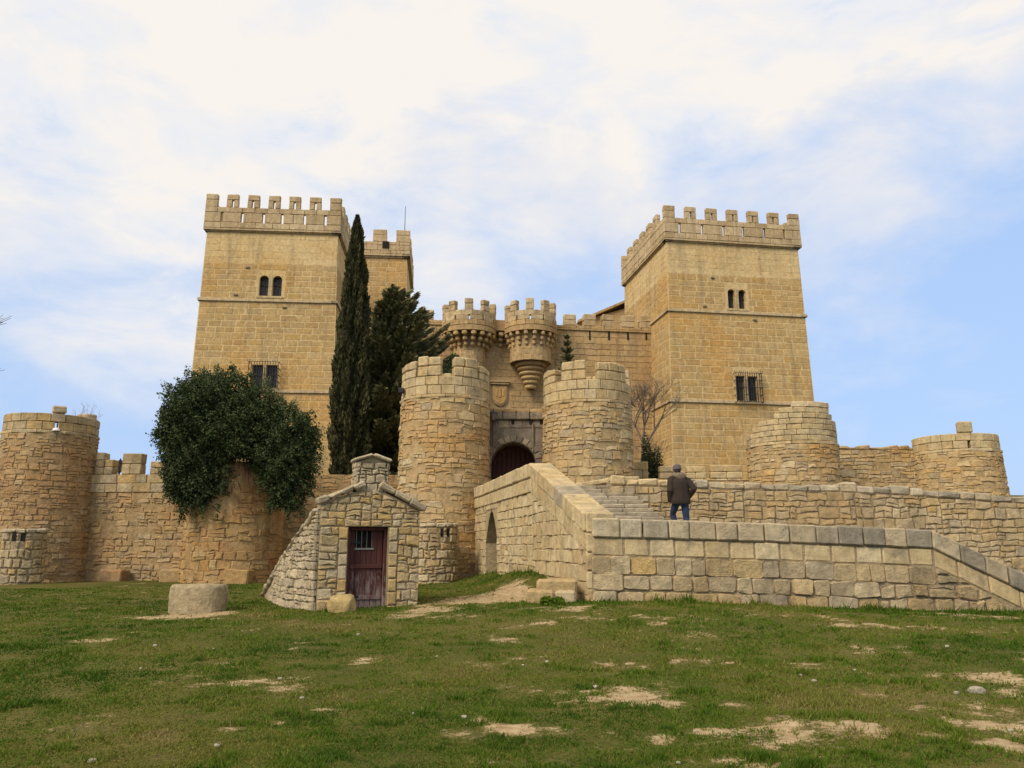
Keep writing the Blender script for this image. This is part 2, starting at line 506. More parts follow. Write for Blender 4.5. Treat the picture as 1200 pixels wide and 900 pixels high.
K['shade'] = stone_mat('curtain stone', [(.46, .315, .155), (.52, .375, .195), (.43, .295, .15), (.55, .385, .18)], stain=(.45, .24, .09), stain_amt=.35, grey=.35, grey_col=(.2, .16, .11), bump=.5, seed=4, streak=.35)
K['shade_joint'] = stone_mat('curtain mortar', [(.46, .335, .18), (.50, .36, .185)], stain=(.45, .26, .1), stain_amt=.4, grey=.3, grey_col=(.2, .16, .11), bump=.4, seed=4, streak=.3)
K['gate'] = stone_mat('gate tower rubble', [(.54, .40, .21), (.60, .46, .26), (.51, .36, .175), (.59, .42, .19), (.63, .51, .31), (.44, .35, .22)], stain=(.58, .31, .09), stain_amt=.65, grey=.25, grey_col=(.23, .2, .15), bump=.7, seed=6, streak=.15)
K['gate_joint'] = stone_mat('gate tower mortar', [(.50, .365, .19), (.54, .40, .21)], stain=(.5, .28, .1), stain_amt=.4, grey=.3, grey_col=(.2, .17, .12), bump=.8, seed=6, streak=.2)
K['cream'] = stone_mat('pale dressed stone', [(.54, .43, .25), (.62, .50, .29), (.58, .45, .24), (.65, .54, .34), (.54, .40, .21)], stain=(.48, .33, .14), stain_amt=.4, grey=.5, grey_col=(.17, .15, .12), bump=.5, seed=8, streak=.3)
K['coping'] = stone_mat('weathered coping', [(.56, .47, .31), (.50, .41, .27), (.42, .36, .26), (.58, .5, .35), (.31, .275, .21)], stain=(.35, .28, .18), stain_amt=.3, grey=.5, grey_col=(.17, .155, .125), bump=.6, seed=9, streak=.35)
K['wallst'] = stone_mat('lower wall stone', [(.54, .42, .24), (.61, .49, .30), (.56, .41, .2), (.50, .40, .25), (.63, .52, .33), (.60, .42, .18), (.47, .39, .26)], stain=(.36, .25, .12), stain_amt=.55, grey=.5, grey_col=(.23, .19, .13), bump=.8, seed=10, streak=.4)
K['wall_joint'] = stone_mat('lower wall mortar', [(.42, .33, .2), (.48, .38, .23)], stain=(.36, .26, .15), stain_amt=.4, grey=.4, grey_col=(.1, .09, .07), bump=.9, seed=10)
K['bridge_joint'] = stone_mat('bridge mortar', [(.42, .33, .19), (.46, .36, .21)], stain=(.3, .2, .1), stain_amt=.3, grey=.3, grey_col=(.2, .17, .12), bump=.7, seed=10)
K['hut'] = stone_mat('hut stone', [(.56, .42, .21), (.62, .5, .3), (.58, .40, .15), (.5, .40, .25), (.64, .54, .35), (.60, .42, .17)], stain=(.45, .36, .24), stain_amt=.3, grey=.3, grey_col=(.24, .21, .16), bump=.8, seed=12, streak=.1)
K['hut_joint'] = stone_mat('hut mortar', [(.42, .34, .21), (.47, .38, .24)], stain=(.2, .16, .1), stain_amt=.4, grey=.4, grey_col=(.12, .1, .08), bump=.9, seed=12)
K['grey'] = stone_mat('grey shaded stone', [(.24, .2, .15), (.32, .27, .2), (.2, .165, .125), (.38, .31, .21)], stain=(.12, .1, .08), stain_amt=.5, grey=.55, grey_col=(.10, .09, .075), bump=.6, seed=13, streak=.6)  # dark palette paints in the shade on the recessed gate wall
K['brown'] = stone_mat('left wall stone', [(.47, .335, .17), (.54, .40, .215), (.44, .31, .155), (.56, .39, .18), (.52, .40, .24), (.38, .29, .17)], stain=(.46, .23, .085), stain_amt=.6, grey=.3, grey_col=(.22, .18, .13), bump=.8, seed=15, streak=.3)
K['brown_joint'] = stone_mat('left wall mortar', [(.45, .325, .17), (.49, .355, .185)], stain=(.42, .22, .09), stain_amt=.5, grey=.3, grey_col=(.18, .14, .1), bump=.9, seed=15, streak=.3)
K['red'] = stone_mat('red stained stone', [(.46, .30, .13), (.52, .35, .155), (.48, .28, .105), (.54, .38, .19)], stain=(.34, .115, .045), stain_amt=.75, grey=.2, grey_col=(.22, .16, .1), bump=.8, seed=18, streak=.45, stain_scale=.5)
K['red_joint'] = stone_mat('red stained plaster', [(.50, .33, .15), (.54, .37, .175)], stain=(.34, .12, .05), stain_amt=.75, grey=.2, grey_col=(.22, .16, .1), bump=.9, seed=18, streak=.45, stain_scale=.5)
K['dark'] = plain_mat('painted opening shade', (.02, .016, .013), .95)  # near-black colour paints the shade inside slits, slots and openings
K['iron'] = plain_mat('black iron', (.03, .03, .03), .5, .2, metallic=.3)
K['glass'] = plain_mat('dark window glass', (.045, .04, .04), .15, .2)
K['roof'] = plain_mat('brown roof tiles', (.27, .18, .11), .9, .3, 3, .4)
K['white'] = plain_mat('loophole sky white', (.75, .72, .7), .6, .08)
# ------------------------------------------------------------------ ground heights
def ss(x): x = min(1, max(0, x)); return x*x*(3-2*x)
BR0 = (1.57, 16.8); BRD = Vector((-.203, .979, 0)).normalized()
def ground_z(x, y):
    g = .25*ss((y-5)/12) + .05*ss((y-17)/12)
    g += .24*ss((y-10)/6.5)*math.exp(-((x-2.3)/4.5)**2)*(1-ss((y-22)/4))
    # bank against the left face of the bridge
    t = (x-BR0[0])*BRD.x + (y-BR0[1])*BRD.y; s = (x-BR0[0])*-BRD.y + (y-BR0[1])*BRD.x   # s>0: left of the face
    if s > -3 and 2 < t < 16: g += .42*math.exp(-(max(0, s)/1.1)**2)*ss((t-2)/2)*(1-ss((t-10)/5))
    # the castle mound behind the outer wall, and the terrace behind the landing
    g += 1.2*ss((y-34.2)/1.5)*(1-ss((abs(x)-34)/20))*(1-ss((y-90)/40)) + 2.9*ss((y-35)/10)*(1-ss((abs(x)-34)/20))*(1-ss((y-90)/40))
    g += 1.15*ss((x-3.1)/.5)*ss((y-21.5)/.6)*(1-ss((y-34.2)/1.5))*(1-ss((x-17.5)/6))
    g += .04*mnoise.noise(Vector((x*.35, y*.35, 0))) + .028*mnoise.noise(Vector((x*1.1, y*1.1, 3))) + .012*mnoise.noise(Vector((x*3.1, y*3.1, 5)))
    return g

# ------------------------------------------------------------------ shared builders
def holed_face(S, u0, u1, v0, v1, holes, depth, mb, tint=.5, seg=0.0):
    us = sorted({u0, u1} | {h for H in holes for h in H[:2]}); vs_ = sorted({v0, v1} | {h for H in holes for h in H[2:4]})
    if seg:
        nu = []
        for a, b in zip(us, us[1:]):
            k = max(1, int((b-a)/seg)); nu += [a+(b-a)*i/k for i in range(k)]
        us = nu+[us[-1]]
    for a, b in zip(us, us[1:]):
        for c, d in zip(vs_, vs_[1:]):
            m = ((a+b)/2, (c+d)/2)
            if any(H[0] < m[0] < H[1] and H[2] < m[1] < H[3] for H in holes): continue
            mb.add([S(a, c, 0), S(b, c, 0), S(b, d, 0), S(a, d, 0)], [(0, 1, 2, 3)], tint)
    for H in holes:
        a, b, c, d = H[:4]
        for q in (((a, c), (a, d)), ((b, d), (b, c)), ((b, c), (a, c)), ((a, d), (b, d))):
            (x0, y0), (x1, y1) = q
            mb.add([S(x0, y0, 0), S(x1, y1, 0), S(x1, y1, -depth), S(x0, y0, -depth)], [(0, 1, 2, 3)], tint)
        mb.add([S(a, c, -depth), S(b, c, -depth), S(b, d, -depth), S(a, d, -depth)], [(0, 1, 2, 3)], tint)
def arch_head(S, u0, u1, vs_, vtop, w0, w1, pointed=False, seg=8, off=.0):
    "plate filling the rectangle above an arch from springing vs_ to vtop"
    m = (u0+u1)/2; r = (u1-u0)/2; H = vtop-vs_-off; pts = []
    for i in range(seg+1):
        a = PI*i/seg; x = math.cos(a); y = math.sin(a)
        if pointed: y = 1-abs(x)**1.6
        pts.append((m - r*x, vs_ + H*y))
    mb = MB(); n = len(pts)
    for i in range(n-1):
        a, b = pts[i], pts[i+1]
        q = [S(a[0], a[1], w1), S(b[0], b[1], w1), S(b[0], vtop, w1), S(a[0], vtop, w1)]
        q2 = [S(a[0], a[1], w0), S(b[0], b[1], w0)]
        mb.add(q+q2, [(0, 1, 2, 3), (0, 4, 5, 1)], .5)
    return mb
def window(parent, S, u0, u1, v0, v1, depth, trim, arched=True, lights=2, gap=.28, grille=False):
    "window lights set in an opening already cut in the wall"
    W = thing_part('window', parent, S((u0+u1)/2, v0, 0))
    lw = ((u1-u0) - gap*(lights-1))/lights
    for i in range(lights):
        a = u0+i*(lw+gap); b = a+lw
        if arched: arch_head(S, a-.002, b+.002, v1-lw*.55, v1+.002, -.12, .012).build('window_head', trim, W)
        pn = MB(); pn.add(*box(S, a, b, v0, v1, -depth+.05, -depth+.08)); pn.build('pane', K['glass'], W)
        br = MB()
        br.add(*box(S, (a+b)/2-.025, (a+b)/2+.025, v0, v1, -depth+.085, -depth+.13)); br.add(*box(S, a, b, v0+(v1-v0)*.55, v0+(v1-v0)*.55+.05, -depth+.135, -depth+.16))
        br.build('glazing_bar', K['iron'], W)
        if i: mb = MB(); mb.add(*cbox(S, a-gap+.005, a-.005, v0, v1, -.4, .03, .03)); mb.build('mullion', trim, W)
    mb = MB(); mb.add(*cbox(S, u0-.12, u1+.12, v0-.16, v0-.005, -.1, .09, .02)); mb.build('sill', trim, W)
    if grille:
        g = MB(); k = 12; d = .38
        for i in range(k):
            x = u0-.12+(u1-u0+.24)*i/(k-1); g.add(*box(S, x-.018, x+.018, v0-.1, v1+.12, d-.03, d))
        for j in range(5):
            z = v0-.1+(v1-v0+.22)*j/4; g.add(*box(S, u0-.16, u1+.16, z-.015, z+.015, d+.002, d+.03))
            g.add(*box(S, u0-.16, u0-.12, z-.015, z+.015, 0, d)); g.add(*box(S, u1+.12, u1+.16, z-.015, z+.015, 0, d))
        for j in range(14):
            x = u0-.2+(u1-u0+.4)*j/13; g.add(*box(S, x-.01, x+.01, v1+.12, v1+.27, d-.02, d))
        g.build('grille', K['iron'], W)
    return W
def thing_part(name, parent, loc):
    o = bpy.data.objects.new(name, None); COL.objects.link(o); o.empty_display_size = .1
    o.parent = parent; o.location = Vector(loc) - world_loc(parent); return o

def parapet(parent, S, L_, zb, zc, zt, th, ovh, mat, n, mw=.85, slits=True, rnd=R0, slot=True, ends=(True, True), blk=(.7, 1.1), erode=0, side=False):
    "band of blocks from zb to zc, merlons from zc to zt; S is the wall face, thickness th, overhang ovh"
    mb_ = []
    gap = (L_ - n*mw)/(n-1)
    h1 = zb + (zc-zb)*.28; h2 = zb+(zc-zb)*.74
    def run(a, b, va, vb, nm='parapet_block'):
        k = max(1, round((b-a)/rnd.uniform(*blk))); xs = [a+(b-a)*i/k for i in range(k+1)]
        for p, q in zip(xs, xs[1:]):
            o = rnd.uniform(-.012, .012)
            v, f = cbox(S, p+.008, q-.008, va+.008, vb-.008, ovh-th, ovh+o, .025, .006, rnd); mesh_obj(nm, v, f, rnd.random(), mat, parent)
    A_, B_ = (th+.004, L_-th-.004) if side else (0, L_)
    run(A_, B_, zb, h1)
    if slits:
        e_ = A_
        for i in range(n-1):
            c = (i+1)*mw + i*gap + gap*.5 + rnd.uniform(-.1, .1)
            run(e_, c-.075, h1, h2); e_ = c+.075
        run(e_, B_, h1, h2)
    else: run(A_, B_, h1, h2)
    run(A_, B_, h2, zc)
    for i in range(n):
        if side and i in (0, n-1): continue
        a = i*(mw+gap); b = a+mw; zt_ = zt - rnd.uniform(0, erode)*(zt-zc); mb = MB(); t = rnd.random()
        m = a+mw*rnd.uniform(.45, .55); hm = zc+(zt-zc)*.22; ht = zc+(zt-zc)*.55
        if slot and 0 < i < n-1:
            mb.add(*cbox(S, a, m-.07, zc+.004, ht, ovh-th, ovh, .02, .008, rnd), t); mb.add(*cbox(S, m+.07, b, zc+.004, ht, ovh-th, ovh, .02, .008, rnd), t*.7)
            mb.add(*cbox(S, a, b, ht+.006, zt_, ovh-th, ovh+.01, .04, .015, rnd), t)
        else:
            mb.add(*cbox(S, a, b, zc+.004, ht, ovh-th, ovh, .02, .008, rnd), t); mb.add(*cbox(S, a, b, ht+.006, zt_, ovh-th, ovh+.01, .04, .02, rnd), rnd.random())
        mb.build('merlon', mat, parent)

def frame_u(S, px, py): return S.hit(px, py)

def big_tower(lab, D, pxL, pxR, pyL, az, wid, dep, z_base, z_corn, z_cren, z_top, z_str, wins, k, nf, ns, sideface, grp, seed):
    rnd = random.Random(seed)
    a = math.radians(az); f = Vector((math.cos(a), math.sin(a), 0)); s = Vector((-math.sin(a), math.cos(a), 0))
    c0 = P(pxL, pyL, D); zc = z_corn
    # taper is applied about the axis; the corner is measured at cornice height
    base = Vector((c0.x, c0.y, 0)); cen = base + f*wid/2 + s*dep/2
    TP = (cen.x, cen.y, z_corn, k)
    def q(p): return (p[0], p[1], z_base)
    F = Pl(q(base), f, 0, TP); Rt = Pl(q(base+f*wid), s, 0, TP); Bk = Pl(q(base+f*wid+s*dep), -f, 0, TP); Lf = Pl(q(base+s*dep), -s, 0, TP)
    T = thing('castle_tower', lab, 'tower', (cen.x, cen.y, z_base), grp)
    H = z_corn-z_base
    holes = []
    for (x0, y0, x1, y1, gr) in wins:
        u0, v1 = F.hit(x0, y0); u1, v0 = F.hit(x1, y1); holes.append([u0, u1, v0, v1, gr])
    mb = MB(); holed_face(F, 0, wid, 0, H, holes, .5, mb, .5)
    for S, l in ((Rt, dep), (Bk, wid), (Lf, dep)): holed_face(S, 0, l, 0, H, [], 0, mb, .5)
    mb.add([F(0, H, 0), F(wid, H, 0), Bk(0, H, 0), Bk(wid, H, 0)], [(0, 1, 2, 3)])
    mb.build('wall', K['keep_joint'], T)
    for h in holes: window(T, F, h[0], h[1], h[2], h[3], .42, K['cream'], not h[4], 2, .26 if not h[4] else .2, h[4])
    HH = [(h[0]-.16, h[1]+.16, h[2]-.2, h[3]+.16) for h in holes]
    strs = [z-z_base for z in z_str]
    segs = [0]+strs+[H-.16]
    st = []; st2 = []
    for j, (va, vb) in enumerate(zip(segs, segs[1:])):
        va += .14 if j else 0; vb -= .14 if j < len(segs)-2 else 0
        sm = j == len(segs)-2
        for S, l, hh in ((F, wid, HH), (sideface(Rt, Lf), dep, [])):
            vm = va+(vb-va)*.52 if sm else vb
            tn = lambda x, y: rnd.random()
            st += ashlar(S, .02, l-.02, va, vm, .43, (.55, 1.15), rnd, .08, .012, hh, None, .012, .012, -.02, tn)
            if sm: st2 += ashlar(S, .02, l-.02, vm, vb, .46, (.8, 1.3), rnd, .014, .006, hh, None, .006, .008, -.02, tn)
    lay(T, st, 'ashlar_block', K['keep']); lay(T, st2, 'smooth_block', K['keep_joint'], 120, 'smooth_blocks')
    # strings and cornice run round all four faces
    for z in strs:
        m = MB()
        for S, l in ((F, wid), (Rt, dep), (Bk, wid), (Lf, dep)):
            m.add(*box(S, -.11, l+.11-.002, z-.09, z+.09, -.3, .11), .4); m.add(*box(S, -.05, l+.05, z-.13, z-.092, -.3, .05), .2)
        m.build('string_course', K['keep_trim'], T)
    m = MB()
    for S, l in ((F, wid), (Rt, dep), (Bk, wid), (Lf, dep)):
        m.add(*box(S, -.2, l+.198, H-.1, H+.02, -.4, .2), .3); m.add(*box(S, -.1, l+.098, H-.18, H-.102, -.4, .1), .3)
    m.build('cornice', K['keep_trim'], T)
    ov = .22
    for S, l, n in ((F, wid, nf), (Rt, dep, ns), (Lf, dep, ns), (Bk, wid, nf)):
        S2 = (lambda S: (lambda u, v, w: S(u-ov, v, w)))(S)
        parapet(T, S2, l+2*ov, H+.022, z_cren-z_base, z_top-z_base, .3, ov, K['keep_trim'], n, .78, True, rnd, True, side=S in (Rt, Lf))
    # corner piers closing the parapet
    m = MB(); m.add(*box(F, .3, wid-.3, H+.03, H+.2, -dep+.3, -.3)); m.build('roof_deck', K['keep_joint'], T)
    # drain holes
    for (u, v) in ((wid*.33, H*.86), (wid*.26, strs[-1]+.35), (wid*.62, strs[-1]-.45)):
        m = MB(); m.add(*cbox(F, u-.13, u+.13, v-.07, v+.07, .0, .09, .03)); m.build('spout_stone', K['grey'], T)
    return T, F, Rt, Lf
GT = 'square crenellated keep towers'
# left keep tower
cL = P(243, 268, 50)
big_tower('big square tower at the left behind the ivy, with paired upper window', 50, 243, 397, 268, 4.6, 8.6, 8.8, 3.4, cL.z, zat(243, 243, 50), zat(241, 228, 50),
          [zat(395, 460, 50.6), zat(235, 351, 50)], [(305, 323, 329.5, 348, False), (297, 428, 324, 455, True)], .0045, 7, 7, lambda r, l: r, GT, 11)
# right keep tower
cR = P(781, 280, 50)
big_tower('big square tower at the right above the steps, its left flank in view', 50, 781, 935, 280, 9, 9.35, 9.5, 3.2, cR.z, zat(790, 255.5, 50), zat(790, 241.5, 50),
          [zat(800, 470, 50), zat(786, 363.5, 50)], [(852, 339, 874, 363, False), (860.5, 441, 886.5, 471.5, True)], .0045, 7, 7, lambda r, l: l, GT, 12)

def plain_tower(lab):
    "rear keep tower, partly hidden by the cypress"
    rnd = random.Random(5); D = 63; a = math.radians(5); f = Vector((math.cos(a), math.sin(a), 0)); s = Vector((-math.sin(a), math.cos(a), 0))
    cr = P(477, 300, D); zc = cr.z; wid = 8.4; dep = 8.4; zb = 5; b0 = Vector((cr.x, cr.y, 0))-f*wid; cen = b0+f*wid/2+s*dep/2; TP = (cen.x, cen.y, zc, .004)
    F = Pl((b0.x, b0.y, zb), f, 0, TP); q = b0+f*wid; Rt = Pl((q.x, q.y, zb), s, 0, TP); q2 = q+s*dep; Bk = Pl((q2.x, q2.y, zb), -f, 0, TP); q3 = b0+s*dep; Lf = Pl((q3.x, q3.y, zb), -s, 0, TP)
    T = thing('castle_tower', lab, 'tower', (cen.x, cen.y, zb), GT); H = zc-zb
    mb = MB()
    for S, l in ((F, wid), (Rt, dep), (Bk, wid), (Lf, dep)): holed_face(S, 0, l, 0, H, [], 0, mb)
    mb.add([F(0, H, 0), F(wid, H, 0), Bk(0, H, 0), Bk(wid, H, 0)], [(0, 1, 2, 3)]); mb.build('wall', K['keep_joint'], T)
    st = ashlar(F, wid*.3, wid-.02, H*.35, H-.15, .45, (.55, 1.1), rnd, .07, .012, (), None, .012, .012, -.02)
    lay(T, st, 'ashlar_block', K['keep'], 150)
    m = MB()
    for S, l in ((F, wid), (Rt, dep), (Bk, wid), (Lf, dep)):
        m.add(*box(S, -.25, l+.248, H-.1, H+.05, -.4, .25), .3); m.add(*box(S, -.12, l+.118, H-.24, H-.102, -.4, .12), .3)
    m.build('cornice', K['keep_trim'], T)
    zr = zat(477, 285, D)-zb; zt = zat(477, 271, D)-zb
    for S, l in ((F, wid), (Rt, dep), (Lf, dep), (Bk, wid)):
        S2 = (lambda S: (lambda u, v, w: S(u-.25, v, w)))(S)
        parapet(T, S2, l+.5, H+.052, zr, zt, .5, .25, K['keep_trim'], 5, 1.15, False, rnd, False, side=S in (Rt, Lf))
    m = MB(); m.add(*box(F, .3, wid-.3, H+.06, H+.2, -dep+.3, -.3)); m.build('roof_deck', K['keep_joint'], T)
    u, v = F.hit(452.5, 288); m = MB(); m.add(*cbox(F, u-.28, u+.28, v-.33, v+.3, .255, .29, .03)); m.build('opening_shade_plate', K['dark'], T)  # dark plate on the parapet paints the shade of an opening
    # thin mast
    u, v = F.hit(476, 270)
    m = MB(); p = F(u-.1, zt, -.3); m.add(*tube([p, p+Vector((0, 0, 2.4))], [.035, .02], 5)); tag(m.build('lightning_rod', K['iron']), 'thin lightning rod on the rear tower behind the cypress', 'lightning rod')
plain_tower('rear square tower seen between the cypress top and the sky')

# ------------------------------------------------------------------ inner curtain wall with twin turrets
def inner_curtain():
    rnd = random.Random(21)
    A = P(480, 380, 51.0); B = P(766, 385, 53.4); d = (B-A); 
    zb = 4.2; S = Pl((A.x, A.y, zb), d); Lw = math.hypot(d.x, d.y)
    T = thing('curtain_wall', 'high inner castle wall between the two square towers, with a row of merlons', 'castle wall', ((A.x+B.x)/2, (A.y+B.y)/2, zb))
    def vv(px, py): return S.hit(px, py)[1]
    def uu(px, py=380): return S.hit(px, py)[0]
    ztop = vv(700, 388)
    mb = MB(); holed_face(S, -1.5, Lw, 0, ztop, [], 0, mb); mb.add([S(-1.5, ztop, 0), S(Lw, ztop, 0), S(Lw, ztop, -1.4), S(-1.5, ztop, -1.4)], [(0, 1, 2, 3)])
    mb.add([S(-1.5, 0, -1.4), S(Lw, 0, -1.4), S(Lw, ztop, -1.4), S(-1.5, ztop, -1.4)], [(3, 2, 1, 0)]); mb.build('wall', K['shade_joint'], T)
    # shield
    su0, sv1 = S.hit(577, 452); su1, sv0 = S.hit(594, 476)
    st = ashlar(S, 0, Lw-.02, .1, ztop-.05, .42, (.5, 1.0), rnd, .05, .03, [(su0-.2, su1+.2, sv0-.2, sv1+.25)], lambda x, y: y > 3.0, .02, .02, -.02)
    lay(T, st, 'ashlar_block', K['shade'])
    sh = thing_part('coat_of_arms', T, S((su0+su1)/2, sv0, 0))
    m0 = (su0+su1)/2; hw = (su1-su0)/2; hh = sv1-sv0
    def shield(k):
        pts = [(m0-hw*k, sv1-hh*(1-k)*.5), (m0-hw*k, sv0+hh*.42)]
        for i in range(1, 8): a = PI+PI*i/8; pts.append((m0+hw*k*math.cos(a), sv0+hh*.42+hh*.42*k*math.sin(a)))
        pts += [(m0+hw*k, sv0+hh*.42), (m0+hw*k, sv1-hh*(1-k)*.5)]
        return pts
    m = MB(); m.add(*extrude_poly(S, shield(1.0), 0, .14), .4); m.build('shield_rim', K['shade'], sh)
    m = MB(); m.add(*extrude_poly(S, shield(.8), .1, .19), .1)
    m.add(*cbox(S, m0-hw*.16, m0+hw*.16, sv0+hh*.4, sv1-hh*.16, .18, .25, .03), .9)
    for k in (-1, 1): m.add(*cbox(S, m0+k*hw*.45-.07, m0+k*hw*.45+.07, sv0+hh*.45, sv1-hh*.2, .18, .22, .03), .2)
    m.build('shield_field', K['keep'], sh)
    m = MB(); m.add(*cbox(S, su0-.14, su1+.14, sv1+.05, sv1+.18, 0, .28, .03), .4); m.add(*cbox(S, su0-.2, su1+.2, sv1+.182, sv1+.3, 0, .34, .03), .2); m.build('hood', K['shade'], sh)
    # merlons of the wall
    zc = ztop+.32
    m = MB(); m.add(*box(S, -1.5, Lw, ztop+.002, ztop+.1, -.6, .12), .3); m.build('ledge', K['shade'], T)
    k = 0; x = -1.2
    while x < Lw-.1:
        w_ = rnd.uniform(.7, 1.0); b = min(Lw-.02, x+w_); t1 = rnd.random()
        v, f = cbox(S, x+.01, b-.01, ztop+.104, zc, -.5, .1, .03, .012, rnd); mesh_obj('parapet_block', v, f, t1, K['shade'], T); x = b
    for (x0, x1, y) in ((495, 508, 363), (661, 674.5, 368), (684, 698, 368.5), (706, 719.5, 369), (728.5, 743, 370), (750, 765, 370)):
        a, b = uu(x0), uu(x1); zt = vv(x0, y)
        m = MB(); m.add(*cbox(S, a, b, zc+.004, zc+(zt-zc)*.5, -.5, .1, .03, .02, rnd), rnd.random()); m.add(*cbox(S, a, b, zc+(zt-zc)*.5+.01, zt, -.5, .11, .04, .03, rnd), rnd.random()); m.build('merlon', K['keep_trim'], T)
    for px in (691, 713.5, 735.5, 757):
        u = uu(px, 390); v = vv(px, 388); m = MB(); m.add(*cbox(S, u-.06, u+.06, v-.65, v+.25, .035, .05, .01)); m.build('arrow_slit_shade', K['dark'], T)  # dark slabs on the wall face paint the shade in the slits
    # the two turrets
    def turret(xl, xr, xb0, xb1, D, full, label):
        cx, cy, Rr = circ(xl, xr, 385, D); _, _, Rb = circ(xb0, xb1, 420, D)
        z_ring0 = zat(xl+20, 385.5, D-Rr) ; z_ring1 = zat(xl+20, 368, D-Rr); z_sh = zat(xl+20, 362, D-Rr); z_mt = zat(xl+20, 348.5, D-Rr)
        z_bodb = zat(xl+20, 421, D-Rb) if not full else 4.4
        t = thing('turret', label, 'turret', (cx, cy, z_bodb), 'corbelled turrets over the inner gate')
        m = MB(); C = Cy(cx, cy, Rb, z_bodb); Hb = z_ring0+.2-z_bodb
        m.add(*lathe((cx, cy, z_bodb), [(Rb, 0), (Rb, Hb)], 32)); m.build('turret_body', K['shade_joint'], t)
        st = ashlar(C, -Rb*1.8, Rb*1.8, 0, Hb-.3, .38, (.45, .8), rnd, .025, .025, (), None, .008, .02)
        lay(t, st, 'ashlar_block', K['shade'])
        if not full:
            hgt = z_bodb - zat(622, 455, D-.4); n = 6; pr = [(0.06, -hgt)]
            for i in range(n):
                r1 = Rb*(.16+.60*((i+1)/n)**.9); z0 = -hgt+hgt*i/n; z1 = -hgt+hgt*(i+1)/n
                m = MB(); m.add(*lathe((cx, cy, z_bodb), [(r1*.7, z0), (r1*.93, z0+.04*hgt), (r1, z0+.08*hgt), (r1*.97, z1-.03*hgt), (r1*.86, z1)], 28), rnd.random()); m.build('corbel_ring', K['shade'], t, smooth=False)
        # corbels
        C2 = Cy(cx, cy, Rb, z_ring0); 
        nC = 18; hC = .95; outw = Rr-Rb
        for i in range(nC):
            a = (i-(nC-1)/2)*2*PI/nC*1.0
            if abs(a) > 2.6: continue
            u = a*Rb
            m = MB()
            for j in range(3):
                m.add(*cbox(C2, u-.105, u+.105, -hC+hC*j/3, -hC+hC*(j+1)/3-.02, -.1, outw*(j+1.1)/3.1, .07), rnd.random())
            m.build('corbel', K['shade'], t)
        m = MB()
        m.add(*lathe((cx, cy, z_ring0), [(Rb+.02, 0), (Rr, 0), (Rr, .3), (Rr-.06, .34)], 40), .7); m.build('ring_ledge', K['shade'], t)
        Cr = Cy(cx, cy, Rr, z_ring0)
        def arcrow(va, vb, bw, w1=0, skip=None, nm='parapet_block', mat=K['shade'], th=.45):
            n = max(6, round(2*PI*Rr/bw)); o_ = rnd.uniform(0, .5)
            for i in range(n):
                a, b = 2*PI*(i+o_)/n*Rr-PI*Rr, 2*PI*(i+1+o_)/n*Rr-PI*Rr
                v, f = cbox(Cr, a+.008, b-.008, va+.008, vb, -th, w1, .02, .006, rnd); mesh_obj(nm, v, f, rnd.random(), mat, t)
        h = (z_ring1-z_ring0)
        arcrow(.35, h*.68, .62); 
        # course with slits
        n = 12
        for i in range(n):
            a, b = 2*PI*(i+.06)/n*Rr-PI*Rr, 2*PI*(i+.94)/n*Rr-PI*Rr
            v, f = cbox(Cr, a, b, h*.68+.01, h, -.45, 0, .02, .008, rnd); mesh_obj('parapet_block', v, f, rnd.random(), K['keep_trim'], t)
        arcrow(h+.004, z_sh-z_ring0, .7, -.04, mat=K['keep_trim'])
        nM = 9; zt = z_mt-z_ring0; z0 = z_sh-z_ring0
        for i in range(nM):
            a = 2*PI*(i+.25)/nM*Rr-PI*Rr; b = a+2*PI/nM*Rr*.45
            m = MB(); m.add(*cbox(Cr, a, b, z0+.006, z0+(zt-z0)*.5, -.42, -.04, .03, .015, rnd), rnd.random()); m.add(*cbox(Cr, a, b, z0+(zt-z0)*.5+.01, zt-rnd.uniform(0, .12), -.42, -.03, .04, .02, rnd), rnd.random()); m.build('merlon', K['keep_trim'], t)
    turret(517.5, 582, 530, 568, 51.5, True, 'left round turret with corbels over the inner gate, beside the dark conifer')
    turret(590.5, 652.5, 599, 647, 51.6, False, 'right round turret hanging on a ringed cone above the gate')
    # box between the turrets
    u0, u1 = uu(573), uu(599); v0 = vv(585, 391); 
    t = thing('box_machicolation', 'short corbelled stone box joining the two round turrets', 'machicolation', S((u0+u1)/2, v0-.9, .4))
    v, f = cbox(S, u0-.7, u1+.7, v0, v0+.75, .0, .75, .03); mesh_obj('parapet', v, f, .6, K['shade'], t)
    for c in np.linspace(u0+.1, u1-.1, 3):
        m = MB()
        for j in range(3): m.add(*cbox(S, c-.17, c+.17, v0-.95+.3*j, v0-.95+.3*(j+1)-.02, .0, .24*(j+1), .06), rnd.random())
        m.build('corbel', K['shade'], t)
    # warm patch of masonry is the wall's own render; a roof rises behind
    r0 = P(690, 374, 60); r1 = P(735, 355, 60); z0 = r0.z-3
    t = thing('hall_roof', 'brown roof slope rising behind the inner wall, next to the right tower', 'roof', (r0.x, 60, z0))
    m = MB(); Sx = Pl((r0.x, 60, z0), (1, 0)); L_ = r1.x-r0.x
    m.add(*extrude_poly(Sx, [(-1, 0), (L_+5, 0), (L_+5, r1.z-z0+1.2), (0, r0.z-z0), (-1, r0.z-z0-.35)], -8, 0)); m.build('gable', K['shade'], t)
    Sp = Pl((r0.x, 60, z0), (1, 0), prof=lambda u: (r0.z-z0)+(r1.z-r0.z)/L_*u)
    m = MB(); m.add(*box(Sp, -.9, L_+5, .03, .22, -8, .35)); m.build('roof_covering', K['shade'], t)
inner_curtain()
